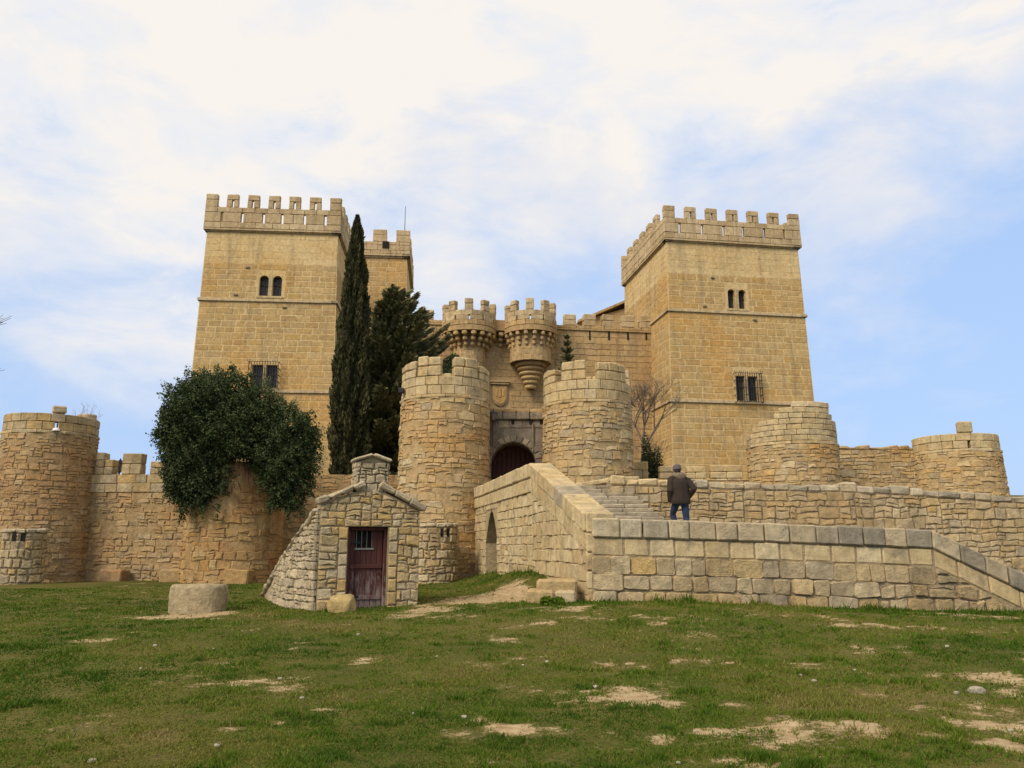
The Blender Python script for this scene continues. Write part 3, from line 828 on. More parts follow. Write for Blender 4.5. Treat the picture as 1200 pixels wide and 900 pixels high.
# ------------------------------------------------------------------ round towers of the outer works
def round_tower(label, xl, xr, py, D, ztop_drum, zled, batter, mats, cw, chh, relief, gap, merl=None, rim=None, seed=1, zb=None, cap=290, group=None, ragged=None, ash_bw=(.4, .62), keepang=2.0, name='round_tower', slits=(), ledge=True, sub=296, drop=.2, wob=1.0):
    "rubble drum up to zled, dressed courses to ztop_drum, then merlons [(angle0, angle1, height)]"
    rnd = random.Random(seed); cx, cy, Rr = circ(xl, xr, py, D)
    zb = ground_z(cx, cy)-.25 if zb is None else zb
    mr, mj, mc = mats; H = zled-zb
    Rb = Rr + batter*(H)                                            # radius at the base
    T = thing(name, label, 'tower', (cx, cy, zb), group)
    C = Cy(cx, cy, Rb, zb, batter)
    m = MB(); n = 48; lv = [0, H*.25, H*.5, H*.75, H]
    m.add(*lathe((cx, cy, zb), [(Rb-batter*v, v) for v in lv], n)); zi = zled+.14-zb
    m.add(*lathe((cx, cy, zb), [(Rr-.05, H), (Rr-.05, zi-.03), (Rr-.5, zi-.03), (Rr-.5, zi-.6), (0.01, zi-.6)], n)); m.build('wall', mj, T)
    reg = [(-keepang*Rb, 0), (keepang*Rb, 0), (keepang*Rb, H-.02), (-keepang*Rb, H-.02)]
    st = rubble(C, reg, cw, chh, rnd, gap, relief, None, (), w0=-.05, wob=wob, drop=drop, split=.35, var=.5, edge=.02)
    lay(T, st, 'stone', mr, sub)
    # dressed band
    Ct = Cy(cx, cy, Rr, zled, 0); a_lim = keepang
    if ledge:
        k = max(8, int(2*PI*Rr/.9))
        for i in range(k):
            a, b = 2*PI*i/k*Rr-PI*Rr, 2*PI*(i+1)/k*Rr-PI*Rr
            if abs((a+b)/2/Rr) > a_lim: continue
            v, f = cbox(Ct, a+.006, b-.006, -.02, .1, -.3, .07, .02, .006, rnd); mesh_obj('ledge_stone', v, f, rnd.random(), mc, T)
    v0 = .105 if ledge else 0; Ht = ztop_drum-zled; nr = max(1, round((Ht-v0)/(.24 if ragged else .36))); hr = (Ht-v0)/nr
    for r in range(nr):
        u = -a_lim*Rr + rnd.uniform(-.3, 0)
        while u < a_lim*Rr:
            w_ = rnd.uniform(*ash_bw); a, b = u, u+w_; u = b; va, vb = v0+r*hr, v0+(r+1)*hr
            if ragged:
                lim = ragged[1]((a+b)/2/Rr)-zled-rnd.uniform(-.12, .02)
                if va + hr*.3 > lim: continue
            sp = [(a, b)]
            for (sa, s0, s1) in slits:
                if s0 < (va+vb)/2+zled < s1:
                    su = sa*Rr; sp = [(p, q) for a_, b_ in sp for p, q in ((a_, min(b_, su-.05)), (max(a_, su+.05), b_)) if q-p > .03]
                    if not (a < su+.05 and b > su-.05): sp = [(a, b)]
            for a, b in sp:
                v, f = cbox(Ct, a+.006, b-.006, va+.006, vb-.006, -.48, rnd.uniform(-.008, .02), .02, .006, rnd)
                mesh_obj('dressed_block', v, f, rnd.random(), mc, T)
    if merl:
        for (a0, a1, zt) in merl:
            M = thing_part('merlon', T, Ct((a0+a1)/2*Rr, Ht, -.2)); h = zt-ztop_drum; nr2 = max(1, round(h/.36))
            for r in range(nr2):
                u0, u1 = a0*Rr, a1*Rr; k = max(1, round((u1-u0)/rnd.uniform(.38, .6))); xs = [u0] + sorted(u0+(u1-u0)*(i+rnd.uniform(-.15, .15))/k for i in range(1, k)) + [u1]
                for p, q in zip(xs, xs[1:]):
                    v, f = cbox(Ct, p+.005, q-.005, Ht+h*r/nr2+.006, Ht+h*(r+1)/nr2-.004+(rnd.uniform(-.04, .03) if r == nr2-1 else 0), -.46, rnd.uniform(0, .02), .03 if r < nr2-1 else .05, .008, rnd)
                    mesh_obj('block', v, f, rnd.random(), mc, M)
    return T, cx, cy, Rr, C, Ct
def ang_of(cx, cy, Rr, px, py=500):
    "angle on the near side of a circle (0 faces the camera) that shows at column px"
    r = ray(px, py); a = math.atan2(r.x, r.y); m = math.atan2(cx, cy); d = math.hypot(cx, cy)
    s = d*math.sin(a-m); return math.asin(max(-1, min(1, s/Rr))) + 0*(a-m)
GM = (K['gate'], K['gate_joint'], K['cream'])
def merl_px(cx, cy, R, lst, D): return [(ang_of(cx, cy, R, a), ang_of(cx, cy, R, b), zat((a+b)/2, y, D-R)) for a, b, y in lst]
DG = 32.4
cx, cy, Rr = circ(471, 573, 450, DG)
ml = merl_px(cx, cy, Rr, [(473, 487, 421), (489, 516.5, 416.5), (530.5, 558, 417.5), (560.5, 571.5, 424)], DG); ml[0] = (ml[0][0]-.25, ml[0][1], ml[0][2]); ml[-1] = (ml[-1][0], ml[-1][1]+.35, ml[-1][2])
ml += [(1.95, 2.6, ml[1][2]), (2.95, 3.6, ml[1][2]), (-2.35, -1.75, ml[1][2])]
round_tower('left gate tower of rough stone with pale battlements, nearest the cypress', 471, 573, 450, DG, zat(522, 440, DG-Rr), zat(522, 464.5, DG-Rr), .012, GM, .47, .24, .035, .02, ml, seed=31, group='twin round gate towers')
GLc = (cx, cy, Rr)
cx, cy, Rr = circ(637, 739, 460, DG+.2)
ml = merl_px(cx, cy, Rr, [(639, 652, 427), (659.5, 688, 421.5), (701, 734, 423)], DG+.2); ml[0] = (ml[0][0]-.25, ml[0][1], ml[0][2])
ml += [(1.7, 2.3, ml[1][2]), (2.7, 3.3, ml[1][2]), (-2.4, -1.8, ml[1][2])]
round_tower('right gate tower of rough stone with pale battlements, beside the steps', 637, 739, 460, DG+.2, zat(688, 443, DG-Rr), zat(688, 469, DG-Rr), .012, GM, .47, .24, .035, .02, ml, seed=32, group='twin round gate towers')
GRc = (cx, cy, Rr)
# far left tower
BM = (K['brown'], K['brown_joint'], K['wallst'])
cx, cy, Rr = circ(4, 117, 495, 31.5)
aM = (ang_of(cx, cy, Rr, 59), ang_of(cx, cy, Rr, 76)); zt = zat(64, 483, 31.5-Rr); sa = ang_of(cx, cy, Rr, 66)
zs = zat(64, 498, 31.5-Rr)
round_tower('stout round tower at the far left end of the outer wall', 4, 117, 495, 31.5, zt, zat(60, 506, 31.5-Rr), .045, BM, .40, .20, .028, .02, [(aM[0], aM[1], zat(67, 474, 31.5-Rr)), (1.9, 2.4, zt+.4)], seed=33, slits=[(sa, zt-.62, zt-.3), ])
mB = MB(); Ct = Cy(cx, cy, Rr, zt-.62); mB.add(*lathe(Ct(sa*Rr, -.06, .05), [(.14, 0), (.135, .04), (.09, .10), (.001, .13)], 14)); o_ = mB.build('loophole_sky_dome', K['white'])  # white dome added in place of sky showing through a round loophole
tag(o_, 'small white dome added for sky seen through a round loophole near the rim of the far left round tower', 'loophole stand-in')
L1c = (cx, cy, Rr)
# right hand ruined towers
RM = (K['gate'], K['gate_joint'], K['cream'])
D2 = 33; cx, cy, Rr = circ(875, 981, 515, D2)
def rag2(a):
    s = math.sin(a)
    pts = [(-1, 505), (-.8, 497), (-.6, 493), (-.3, 489), (-.25, 481), (.1, 479), (.15, 475), (.6, 472), (.8, 473), (.84, 480), (.93, 483), (.95, 492), (1, 497)]
    for (x0, y0), (x1, y1) in zip(pts, pts[1:]):
        if x0 <= s <= x1: return zat(930, y0+(y1-y0)*(s-x0)/(x1-x0), D2-Rr)
    return zat(930, 480, D2-Rr)
zl2 = zat(930, 519, D2-Rr)
round_tower('broken round tower with a ragged top under the right square tower', 875, 981, 515, D2, zat(930, 470, D2-Rr), zl2, .03, RM, .45, .22, .032, .02, None, seed=34, ragged=(zat(930, 502, D2-Rr), rag2), zb=1.4)
cx, cy, Rr = circ(1068, 1172, 520, 34.5)
aM = (ang_of(cx, cy, Rr, 1121), ang_of(cx, cy, Rr, 1139)); zt = zat(1120, 507, 34.5-Rr)
round_tower('round tower at the far right with one merlon left on its rim', 1068, 1172, 520, 34.5, zt, zat(1120, 528, 34.5-Rr), .06, RM, .45, .22, .032, .02, [(aM[0], aM[1], zat(1130, 493, 34.5-Rr))], seed=35, zb=1.4, slits=[(ang_of(cx, cy, Rr, 1133), zt-.62, zt-.3)])
R3c = (cx, cy, Rr)

def curtain(label, A, B, zb, ztop_rubble, ztop, th, mats, cw, chh, merlons, rnd, seed=0, relief=.035, gap=.022, ragg=0, mw_split=2, name='curtain_wall', bw=(.45, .8)):
    "straight outer wall from plan point A to B; merlons [(u0,u1,z)]"
    mr, mj, mc = mats
    S = Pl((A[0], A[1], zb), (B[0]-A[0], B[1]-A[1])); Lw = math.hypot(B[0]-A[0], B[1]-A[1]); H = ztop_rubble-zb
    T = thing(name, label, 'castle wall', ((A[0]+B[0])/2, (A[1]+B[1])/2, zb))
    m = MB(); m.add(*box(S, 0, Lw, 0, ztop-zb-.02 if ztop > ztop_rubble else H, -th, 0)); m.build('wall', mj, T)
    lay(T, rubble(S, [(0, 0), (Lw, 0), (Lw, H), (0, H)], cw, chh, rnd, gap, relief, drop=.2, split=.35, var=.5, edge=.02), 'stone', mr)
    if ztop > ztop_rubble+.05:
        nr = max(1, round((ztop-ztop_rubble)/.34)); h = (ztop-ztop_rubble)/nr
        for r in range(nr):
            u = 0
            while u < Lw-.05:
                b = min(Lw, u+rnd.uniform(*bw)); 
                if Lw-b < .2: b = Lw
                v, f = cbox(S, u+.006, b-.006, H+r*h+.006, H+(r+1)*h-.006, -.35, .05+rnd.uniform(-.01, .015), .02, .008, rnd); mesh_obj('dressed_block', v, f, rnd.random(), mc, T); u = b
    for (a, b, z) in merlons:
        M = thing_part('merlon', T, S((a+b)/2, ztop-zb, -.2)); h = z-ztop; nr = max(1, round(h/.34))
        for r in range(nr):
            xs = [a, (a+b)/2+rnd.uniform(-.12, .12), b] if (b-a) > .55 and r % 2 == 0 else [a, b]
            for p, q in zip(xs, xs[1:]):
                v, f = cbox(S, p+.005, q-.005, ztop-zb+h*r/nr+.006, ztop-zb+h*(r+1)/nr-.004, -.36, .05+rnd.uniform(-.01, .015), .03, .01, rnd); mesh_obj('block', v, f, rnd.random(), mc, M)
    return T, S
def plan(px, py, D): q = P(px, py, D); return (q.x, q.y)
rnd = random.Random(41)
# left outer wall
A = plan(104, 560, 31.6); B = plan(222, 560, 31.2); S_ = Pl((A[0], A[1], 0), (B[0]-A[0], B[1]-A[1]))
def mz(px, py): u, v = S_.hit(px, py); return u, v
z1 = mz(160, 577)[1]; z2 = mz(160, 556)[1]
ms = []
for a, b, y in ((112, 122, 530.5), (122.5, 133, 538.5), (143, 166, 531.5), (176, 195, 540.5), (206, 222, 541)):
    ms.append((mz(a, 550)[0], mz(b, 550)[0]-.01, mz((a+b)/2, y)[1]))
curtain('low outer wall with merlons between the far left tower and the ivy', A, B, .05, z1, z2, .8, BM[:2]+(K['wallst'],), .42, .22, ms, rnd)
# ruined round tower under the ivy
cx, cy, Rr = circ(215, 331, 620, 31)
W2 = (cx, cy, Rr)
round_tower('ruined round tower smothered by the big ivy, its stones stained rust red', 215, 331, 620, 31, zat(270, 540, 31-Rr), zat(270, 545, 31-Rr), .0, (K['red'], K['red_joint'], K['red']), .50, .30, .03, .02, None, seed=36, ledge=False, drop=lambda x, y: .1+.45*ss((y-1.6)/1.2))
m = MB(); 
# dark wall between the ruined tower and the gate
A = plan(322, 600, 33.2); B = plan(482, 600, 33.6)
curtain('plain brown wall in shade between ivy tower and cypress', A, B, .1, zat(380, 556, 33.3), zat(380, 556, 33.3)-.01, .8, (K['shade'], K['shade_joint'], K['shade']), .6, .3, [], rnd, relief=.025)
# right: walls between the towers
A = plan(735, 560, 33.4); B = plan(880, 560, 33.2); S_ = Pl((A[0], A[1], 0), (B[0]-A[0], B[1]-A[1]))
ms = [(mz(a, 560)[0], mz(b, 560)[0]-.01, mz(a, y)[1]) for a, b, y in ((740, 760, 541), (773, 799, 546), (805, 828, 546.5), (833, 871, 545))]
zc = mz(800, 561)[1]
curtain('low merloned wall at the foot of the right square tower', A, B, 1.3, zc-.1, zc, .6, (K['gate'], K['gate_joint'], K['cream']), .6, .3, ms, rnd)
A = plan(978, 550, 34.6); B = plan(1075, 550, 34.8)
def zz(py): return zat(1020, py, 34.7)
T_, S_ = curtain('patched ruined wall between the two broken right towers', A, B, 1.3, zz(527), zz(527)-.01, .7, (K['gate'], K['brown_joint'], K['brown']), .55, .24, [], rnd, relief=.03)
Lw = math.hypot(B[0]-A[0], B[1]-A[1]); u = 0
while u < Lw:
    b = u+rnd.uniform(.3, .6); h = rnd.uniform(.08, .2)
    v, f = cbox(S_, u+.01, b, zz(527)-1.3, zz(527)-1.3+h, -.6, .04, .04, .03, rnd); mesh_obj('coping_stone', v, f, rnd.random(), K['brown'], T_); u = b

# ------------------------------------------------------------------ gate wall
def gate_wall():
    rnd = random.Random(51); Dg = 33.0
    A = P(568, 520, Dg); B = P(642, 520, Dg); zb = ground_z(0, 30)-.2
    S = Pl((A.x, A.y, zb), (1, 0)); Lw = B.x-A.x; H = S.hit(600, 481)[1]
    T = thing('gate_wall', 'weathered gate wall with its shade painted dark, set back between the two round gate towers', 'gate', ((A.x+B.x)/2, Dg, zb))
    ua, vt = S.hit(575.5, 518); ub, _ = S.hit(628, 518); vs = S.hit(600, 545)[1]
    hole = (ua, ub, 2.0, vt)
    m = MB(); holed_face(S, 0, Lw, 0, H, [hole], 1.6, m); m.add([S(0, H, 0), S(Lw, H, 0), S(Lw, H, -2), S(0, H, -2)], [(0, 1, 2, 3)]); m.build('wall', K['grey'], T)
    arch_head(S, ua-.003, ub+.003, vs, vt+.003, -1.2, .01, seg=14, off=.01).build('arch_spandrel', K['grey'], T)
    # voussoirs
    n = 13; mu = (ua+ub)/2; r = (ub-ua)/2; hh = vt-vs
    for i in range(n):
        a, b = PI*i/n+.02, PI*(i+1)/n-.02; pts = []
        for q, k in ((a, 1.02), (b, 1.02), (b, 1.32), (a, 1.32)): pts.append((mu-r*k*math.cos(q), vs+hh*math.sin(q)*(k if k < 1.1 else 1.28)))
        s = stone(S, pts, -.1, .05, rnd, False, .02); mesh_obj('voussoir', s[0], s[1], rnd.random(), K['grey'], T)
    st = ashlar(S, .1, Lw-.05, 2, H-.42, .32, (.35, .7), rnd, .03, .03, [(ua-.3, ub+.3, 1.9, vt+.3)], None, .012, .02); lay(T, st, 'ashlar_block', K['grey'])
    for x0, x1, w_ in ((573, 637, .12),):
        a, b = S.hit(x0, 500)[0], S.hit(x1, 500)[0]; k = 4
        for i in range(k):
            v, f = cbox(S, a+(b-a)*i/k+.01, a+(b-a)*(i+1)/k-.01, H-.4, H-.1, -.4, .16, .03, .01, rnd); mesh_obj('lintel_block', v, f, rnd.random(), K['grey'], T)
        for i in range(k):
            v, f = cbox(S, a+(b-a)*i/k+.01, a+(b-a)*(i+1)/k-.01, H-.09, H+.06, -.5, .1, .02, .01, rnd); mesh_obj('coping_stone', v, f, rnd.random(), K['shade'], T)
    for px in (601, 622, 634.5):                                   # chain slots of the drawbridge, their shade painted as dark plates
        a, v0 = S.hit(px-1.8, 497.5); b, v1 = S.hit(px+1.8, 488)
        m = MB(); m.add(*cbox(S, a, b, v0, v1, .03, .055, .01)); m.build('chain_slot', K['dark'], T)
    for px in (578.5, 624.5):
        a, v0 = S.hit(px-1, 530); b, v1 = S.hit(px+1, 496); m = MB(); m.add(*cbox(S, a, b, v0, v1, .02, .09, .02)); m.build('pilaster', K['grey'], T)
    D_ = thing_part('door', T, S(mu, 2, -1.4)); k = 9
    for i in range(k):
        m = MB(); m.add(*cbox(S, ua+.02+(ub-ua-.04)*i/k+.006, ua+.02+(ub-ua-.04)*(i+1)/k-.006, 2.0, vt, -1.5, -1.42+rnd.uniform(0, .02), .015), rnd.random()); m.build('plank', K['darkwood'], D_)
    # wall behind, up to the castle: the warm masonry that shows above is the inner curtain
    # lantern beside the gate
    u, v = S.hit(578.5, 489); p = S(u, v, .45); t = thing('wall_lantern', 'small black lantern on a bracket left of the gate arch', 'lantern', p)
    lantern(t, p, .2)
    m = MB(); m.add(*tube([S(u, v-.05, .12), S(u, v+.28, .25), p+Vector((0, 0, .3))], [.015]*3, 5)); m.build('bracket', K['iron'], t)
def lantern(t, p, s):
    p = Vector(p)
    m = MB(); m.add(*lathe(p, [(s*.35, -s), (s*.62, s*.5), (s*.62, s*.52)], 6)); m.build('glass_case', K['lampglass'], t)
    m = MB(); m.add(*lathe(p, [(.001, -s*1.25), (s*.3, -s*1.1), (s*.38, -s)], 6)); m.add(*lathe(p, [(s*.8, s*.5), (s*.45, s*.85), (s*.2, s*1.0), (.001, s*1.35)], 6))
    for i in range(6):
        a = 2*PI*i/6; m.add(*tube([p+Vector((s*.36*math.cos(a), s*.36*math.sin(a), -s)), p+Vector((s*.63*math.cos(a), s*.63*math.sin(a), s*.5))], [.012]*2, 4))
    m.build('lantern_frame', K['iron'], t)
K['darkwood'] = plain_mat('dark maroon gate wood', (.11, .045, .032), .8, .3, 6, .3)
K['lampglass'] = plain_mat('lamp glass', (.22, .2, .16), .2, .1)
gate_wall()
# lantern on a post showing in a crenel of the left wall
p = P(140.5, 546, 32.6); t = thing('lamp_post', 'black lantern on a post showing through a gap in the left wall', 'street lamp', (p.x, p.y, .4)); lantern(t, p, .24)
m = MB(); m.add(*tube([(p.x, p.y, .4), (p.x, p.y, p.z-.25)], [.05, .035], 8)); m.build('post', K['iron'], t)
# floodlight on the left gate tower
cx, cy, Rr = GLc; C = Cy(cx, cy, Rr, 0); p = C(ang_of(cx, cy, Rr, 474)*Rr, zat(474, 461, 32), .12)
t = thing('floodlight', 'small dark floodlight bolted to the left side of the left gate tower', 'floodlight', p)
m = MB(); m.add(*cbox(lambda u, v, w: p+Vector((u, w, v)), -.13, .1, -.1, .12, -.1, .1, .03)); m.build('lamp_housing', K['iron'], t)
m = MB(); m.add(*box(lambda u, v, w: p+Vector((u, w, v)), -.02, .02, -.2, -.1, -.05, .05)); m.build('bracket', K['iron'], t)

# ------------------------------------------------------------------ bridge and stairs
def bridge():
    rnd = random.Random(61); zb = .1
    S = Pl((BR0[0], BR0[1], zb), BRD); S.n = Vector((-BRD.y, BRD.x, 0)) if False else S.n
    # u runs from the far end to the near end so that the outward side is the left face
    far = Vector((BR0[0], BR0[1], zb)) + BRD*14.6; F = Pl(far, -BRD); Ltot = 14.6
    T = thing('stone_bridge', 'stone bridge climbing to the castle gate, with a steep stair parapet and a pointed arch', 'bridge', (BR0[0]-.6, 24, zb))
    def top(px, py): u, v = F.hit(px, py); return u, v
    uP, vP = top(624, 542); u0, v0 = top(560, 571); uN, vN = top(689, 600)
    uN = Ltot; 
    prof = [(0, v0), (uP, vP), (uN, vN)]
    def h(u):
        if u <= uP: return v0+(vP-v0)*u/uP
        return vP+(vN-vP)*(u-uP)/(uN-uP)
    ua, _ = top(569.5, 640); ub, _ = top(583, 640); va = top(576, 598)[1]; vs = va-1.1
    # body with the arch cut through: outline in (u,v)
    arch = [(ua, 0), (ua, vs)]; um = (ua+ub)/2
    for i in range(1, 8):
        t = i/8; x = ua+(ub-ua)*t; arch.append((x, vs+(va-vs)*(1-abs(2*t-1)**1.7)))
    arch += [(ub, vs), (ub, 0)]
    th = .5
    outline = [(0, 0)]+arch+[(uN, 0), (uN, vN-.4), (uP, vP-.4), (0, v0-.4)]
    m = MB(); m.add(*extrude_poly(F, outline, -th, 0)); m.build('left_face_wall', K['bridge_joint'], T)
    deck = 3.05-zb
    outline2 = [(0, 0)]+arch+[(uN, 0), (uN, 1.6), (uP+.2, deck), (0, deck)]
    m = MB(); m.add(*extrude_poly(F, [(x, min(y, deck-.15)) if i == 0 else (x, y) for i, (x, y) in enumerate(outline2)], -2.3, -th-.003)); m.build('bridge_fill', K['grey'], T)
    outline3 = [(0, 0)]+arch+[(uP+.7, 0), (uP+.7, 3.2), (0, 3.5)]
    m = MB(); m.add(*extrude_poly(F, outline3, -2.75, -2.303)); m.build('right_parapet', K['bridge_joint'], T)
    u = 0
    while u < uP+.6:
        b = min(uP+.68, u+rnd.uniform(.6, .95)); v, f = cbox(Pl(F.p0, F.d, prof=lambda x: 3.5-.3*x/(uP+.7)), u+.006, b-.006, .004, .15, -2.82, -2.25, .03, .01, rnd); mesh_obj('coping_block', v, f, rnd.random(), K['cream'], T); u = b
    # left face stones: big squared rubble following level courses, below the two sloping bands
    holes = [(ua-.05, ub+.05, -1, va-.25)]
    def keep(x, y):
        return y < h(x)-.80 and not (ua-.1 < x < ub+.1 and y < vs+(va-vs)*(1-abs(2*(x-ua)/(ub-ua)-1)**1.7)+.15)
    regs = [[(0, 0), (ua, 0), (ua, h(ua)-.8), (0, v0-.8)], [(ub, 0), (uP, 0), (uP, vP-.8), (ub, h(ub)-.8)], [(ua, va+.02), (ub, va+.02), (ub, h(ub)-.8), (ua, h(ua)-.8)], [(uP, 0), (uN, 0), (uN, vN-.8), (uP, vP-.8)]]
    st = []
    for r in regs: st += rubble(F, r, .5, .29, rnd, .012, .022, var=.3, wob=.35, split=.12, edge=.015)
    # ring around the arch
    for k, (x0, y0) in enumerate(arch[:-1]):
        pass
    lay(T, st, 'stone', K['cream'])
    Q = Pl(F.p0, F.d, prof=h); Qc = lambda u, v, w: Q(u, v, w)
    for (lo, hi, w_, bw) in ((-.80, -.42, .05, (.5, .9)), (-.41, .0, .09, (.55, 1.0))):
        for ra, rb in ((0, uP), (uP, uN)):
            u = ra
            while u < rb-.01:
                b = u+rnd.uniform(*bw)
                if rb-b < .35: b = rb
                v, f = cbox(Qc, u+.006, b-.006, lo+.006, hi-.006, -th-.04, w_+rnd.uniform(-.01, .01), .035 if hi == 0 else .02, .01, rnd)
                mesh_obj('coping_block' if hi == 0 else 'band_block', v, f, rnd.random()*.6 if hi == 0 else rnd.random(), K['coping'] if hi == 0 and rnd.random() < .25 else K['cream'], T); u = b
    # squared pier closing the near end of the stair parapet
    E = Pl(F(uN, 0, 0), (1, .03)); z = 0; pr = vN
    hs = [.42, .4, .38, .36, .36, .36]; zt = pr
    for i, hh in enumerate(hs):
        if zt-hh < 0.15: hh = zt-.1
        xs = [-.04, .3+rnd.uniform(-.05, .05), .58] if i % 2 else [-.04, .58]
        for a, b in zip(xs, xs[1:]):
            v, f = cbox(E, a+.005, b-.005, zt-hh+.005, zt-.005, -.6, .05, .03, .01, rnd); mesh_obj('pier_block', v, f, rnd.random(), K['cream'], T)
        zt -= hh
        if zt < .2: break
    # stepped plinth at the corner
    for (x0, x1, y0, y1, D, mt) in ((630, 676, 679, 694, 16.75, 'wallst'), (618, 650, 691, 707, 16.6, 'wallst'), (650.5, 676, 692, 708, 16.62, 'wallst')):
        a = P(x0, y1, D); b = P(x1, y0, D); v, f = cbox(Pl((0, D, 0), (1, 0)), a.x, b.x, min(a.z, ground_z(a.x, D)-.1), b.z, -.7, 0, .05, .02, rnd); mesh_obj('plinth_block', v, f, rnd.choice((.2, .35, .6)), K[mt], T)
    # steps
    Tst = thing('stone_stairs', 'worn grey stone steps rising from the landing to the bridge', 'stairs', (2.6, 19.6, 1.5)); n = 13
    for i in range(n):
        y0 = 17.9+i*.285; y1 = y0+.285; zz0 = 1.72+i*.1125; z1_ = zz0+.1165
        xl = BR0[0]+BRD.x/BRD.y*(y0-BR0[1])+.5; xr = 3.75-.26*(y0-18.5)
        k = 3; xs = [xl]+sorted(xl+(xr-xl)*(j+rnd.uniform(-.25, .25))/k for j in range(1, k))+[xr]
        stp = thing_part('step', Tst, (xl+(xr-xl)/2, y0, zz0))
        for a, b in zip(xs, xs[1:]):
            v, f = cbox(Pl((0, y0, 0), (1, 0)), a+.006, b-.006, zz0-.25 if i == 0 else zz0+.004, z1_, -.36, rnd.uniform(0, .02), .022, .008, rnd); mesh_obj('tread_block', v, f, rnd.random(), K['stairgrey'], stp)
    m = MB(); m.add(*extrude_poly(lambda u, v, w: Vector((w + (BR0[0]+BRD.x/BRD.y*(17.95+u-BR0[1])), 17.95+u, v)), [(0, .6), (3.7, .6), (3.7, 2.95), (3.6, 2.95), (0, 1.6)], .48, 2.4)); m.build('stair_core', K['grey'], Tst)
K['stairgrey'] = stone_mat('worn step stone', [(.40, .35, .26), (.46, .40, .3), (.36, .31, .22)], stain=(.25, .2, .13), stain_amt=.4, grey=.5, grey_col=(.14, .125, .1), bump=.5, seed=22, streak=.2)
bridge()

# ------------------------------------------------------------------ front wall with landing
def front_wall():
    rnd = random.Random(71); zb = .12; y0 = 16.75
    a = P(693, 640, y0); S0 = Pl((a.x, y0, zb), (1, .06))
    T = thing('ramp_wall', 'long pale stone retaining wall of the landing, coping sloping down at its right end', 'stone wall', (6, y0, zb))
    pr = [S0.hit(693, 606.5), S0.hit(880, 612), S0.hit(1090, 620.5), S0.hit(1200, 673)]
    sl = (pr[3][1]-pr[2][1])/(pr[3][0]-pr[2][0]); uE = pr[2][0]+(pr[2][1]-.25)/-sl
    pr[3] = (uE, .25)
    def h(u):
        for (x0, z0), (x1, z1) in zip(pr, pr[1:]):
            if u <= x1: return z0+(z1-z0)*(u-x0)/(x1-x0)
        return pr[-1][1]
    th = .5; c1, c2 = .40, .37; uB = pr[2][0]
    m = MB(); m.add(*extrude_poly(S0, [(0, -.3), (uE, -.3), (uE, .02), (uB, pr[2][1]-.3), (0, pr[0][1]-.3)], -th, 0)); m.build('wall', K['wall_joint'], T)
    Q = Pl(S0.p0, S0.d, prof=h)
    for (lo, hi, ww, bw, mt) in ((-c1, 0, .07, (.44, .58), 'coping'), (-c1-c2, -c1, .02, (.5, .66), 'cream')):
        for ra, rb in ((0, uB), (uB, uE-.4)):
            u = ra
            while u < rb-.01:
                b = u+rnd.uniform(*bw)
                if u == 0: b = .6 if lo == -c1 else .68
                if rb-b < .25: b = rb
                v, f = cbox(Q, u+.009, b-.009, lo+.009, hi-.007, -th-.05 if hi == 0 else -.3, ww+rnd.uniform(-.012, .012), .028, .01, rnd)
                mesh_obj('coping_block' if hi == 0 else 'dressed_block', v, f, rnd.random() if mt != 'coping' else (rnd.choice([.1, .3, .7, .5]) if u < 4.2 else rnd.choice([.9, .1, .5, .92, .3, .88])), K[mt], T); u = b
    hb = pr[0][1]-c1-c2; hB = pr[2][1]-c1-c2
    # squared course, then two courses of rounded blocks; all drawn as irregular cells
    c3 = .36
    hb2, hB2 = hb-c3, hB-c3; u2 = uB+c3/-sl; uX = uB+(hB-.2)/-sl; lo4 = -c1-c2-c3; h4 = (pr[0][1]+lo4-.28)/2
    st = ashlar(Q, 0, uB, lo4, -c1-c2, c3, (.28, .66), rnd, .016, .035, (), None, .012, .014, rough=True)
    st += ashlar(Q, 0, 6.0, lo4-h4, lo4, h4, (.30, .72), rnd, .02, .05, (), None, .028, .022, rough=True, cv=.2)
    st += ashlar(Q, 0, 6.0, lo4-2*h4, lo4-h4, h4, (.28, .66), rnd, .022, .05, (), None, .032, .022, rough=True)
    st += rubble(S0, [(6.02, .1), (uX, .1), (u2, hB2), (6.02, hb2+(hB2-hb2)*6/uB-.02)], .42, .27, rnd, .02, .045, var=.4, wob=.9)
    st += rubble(S0, [(uB+.02, hB2+.01), (u2, hB2+.01), (uB+.02, hB)], .4, .2, rnd, .02, .045)
    for s in st: pass
    lay(T, st, 'stone', K['wallst'])
    # landing behind the wall, and the steps going down on the right
    mL = MB(); mL.add(*box(Pl((1.5, 17.2, 0), (1, .06)), .0, 8.0, .3, 1.72, -3.6, -.15)); tag(mL.build('landing_terrace', K['stairgrey']), kind='structure')
    for i in range(9):
        u0 = 8.0+i*.45; mb = MB(); mb.add(*cbox(Pl((1.5, 17.2, 0), (1, .06)), u0+.004, u0+.47, .0, 1.72-.17*(i+1)-.005*0, -3.6, -.15, .02)); o_ = mb.build('ramp_step', K['stairgrey']); tag(o_, kind='structure')
    return S0, h
FWS, FWh = front_wall()

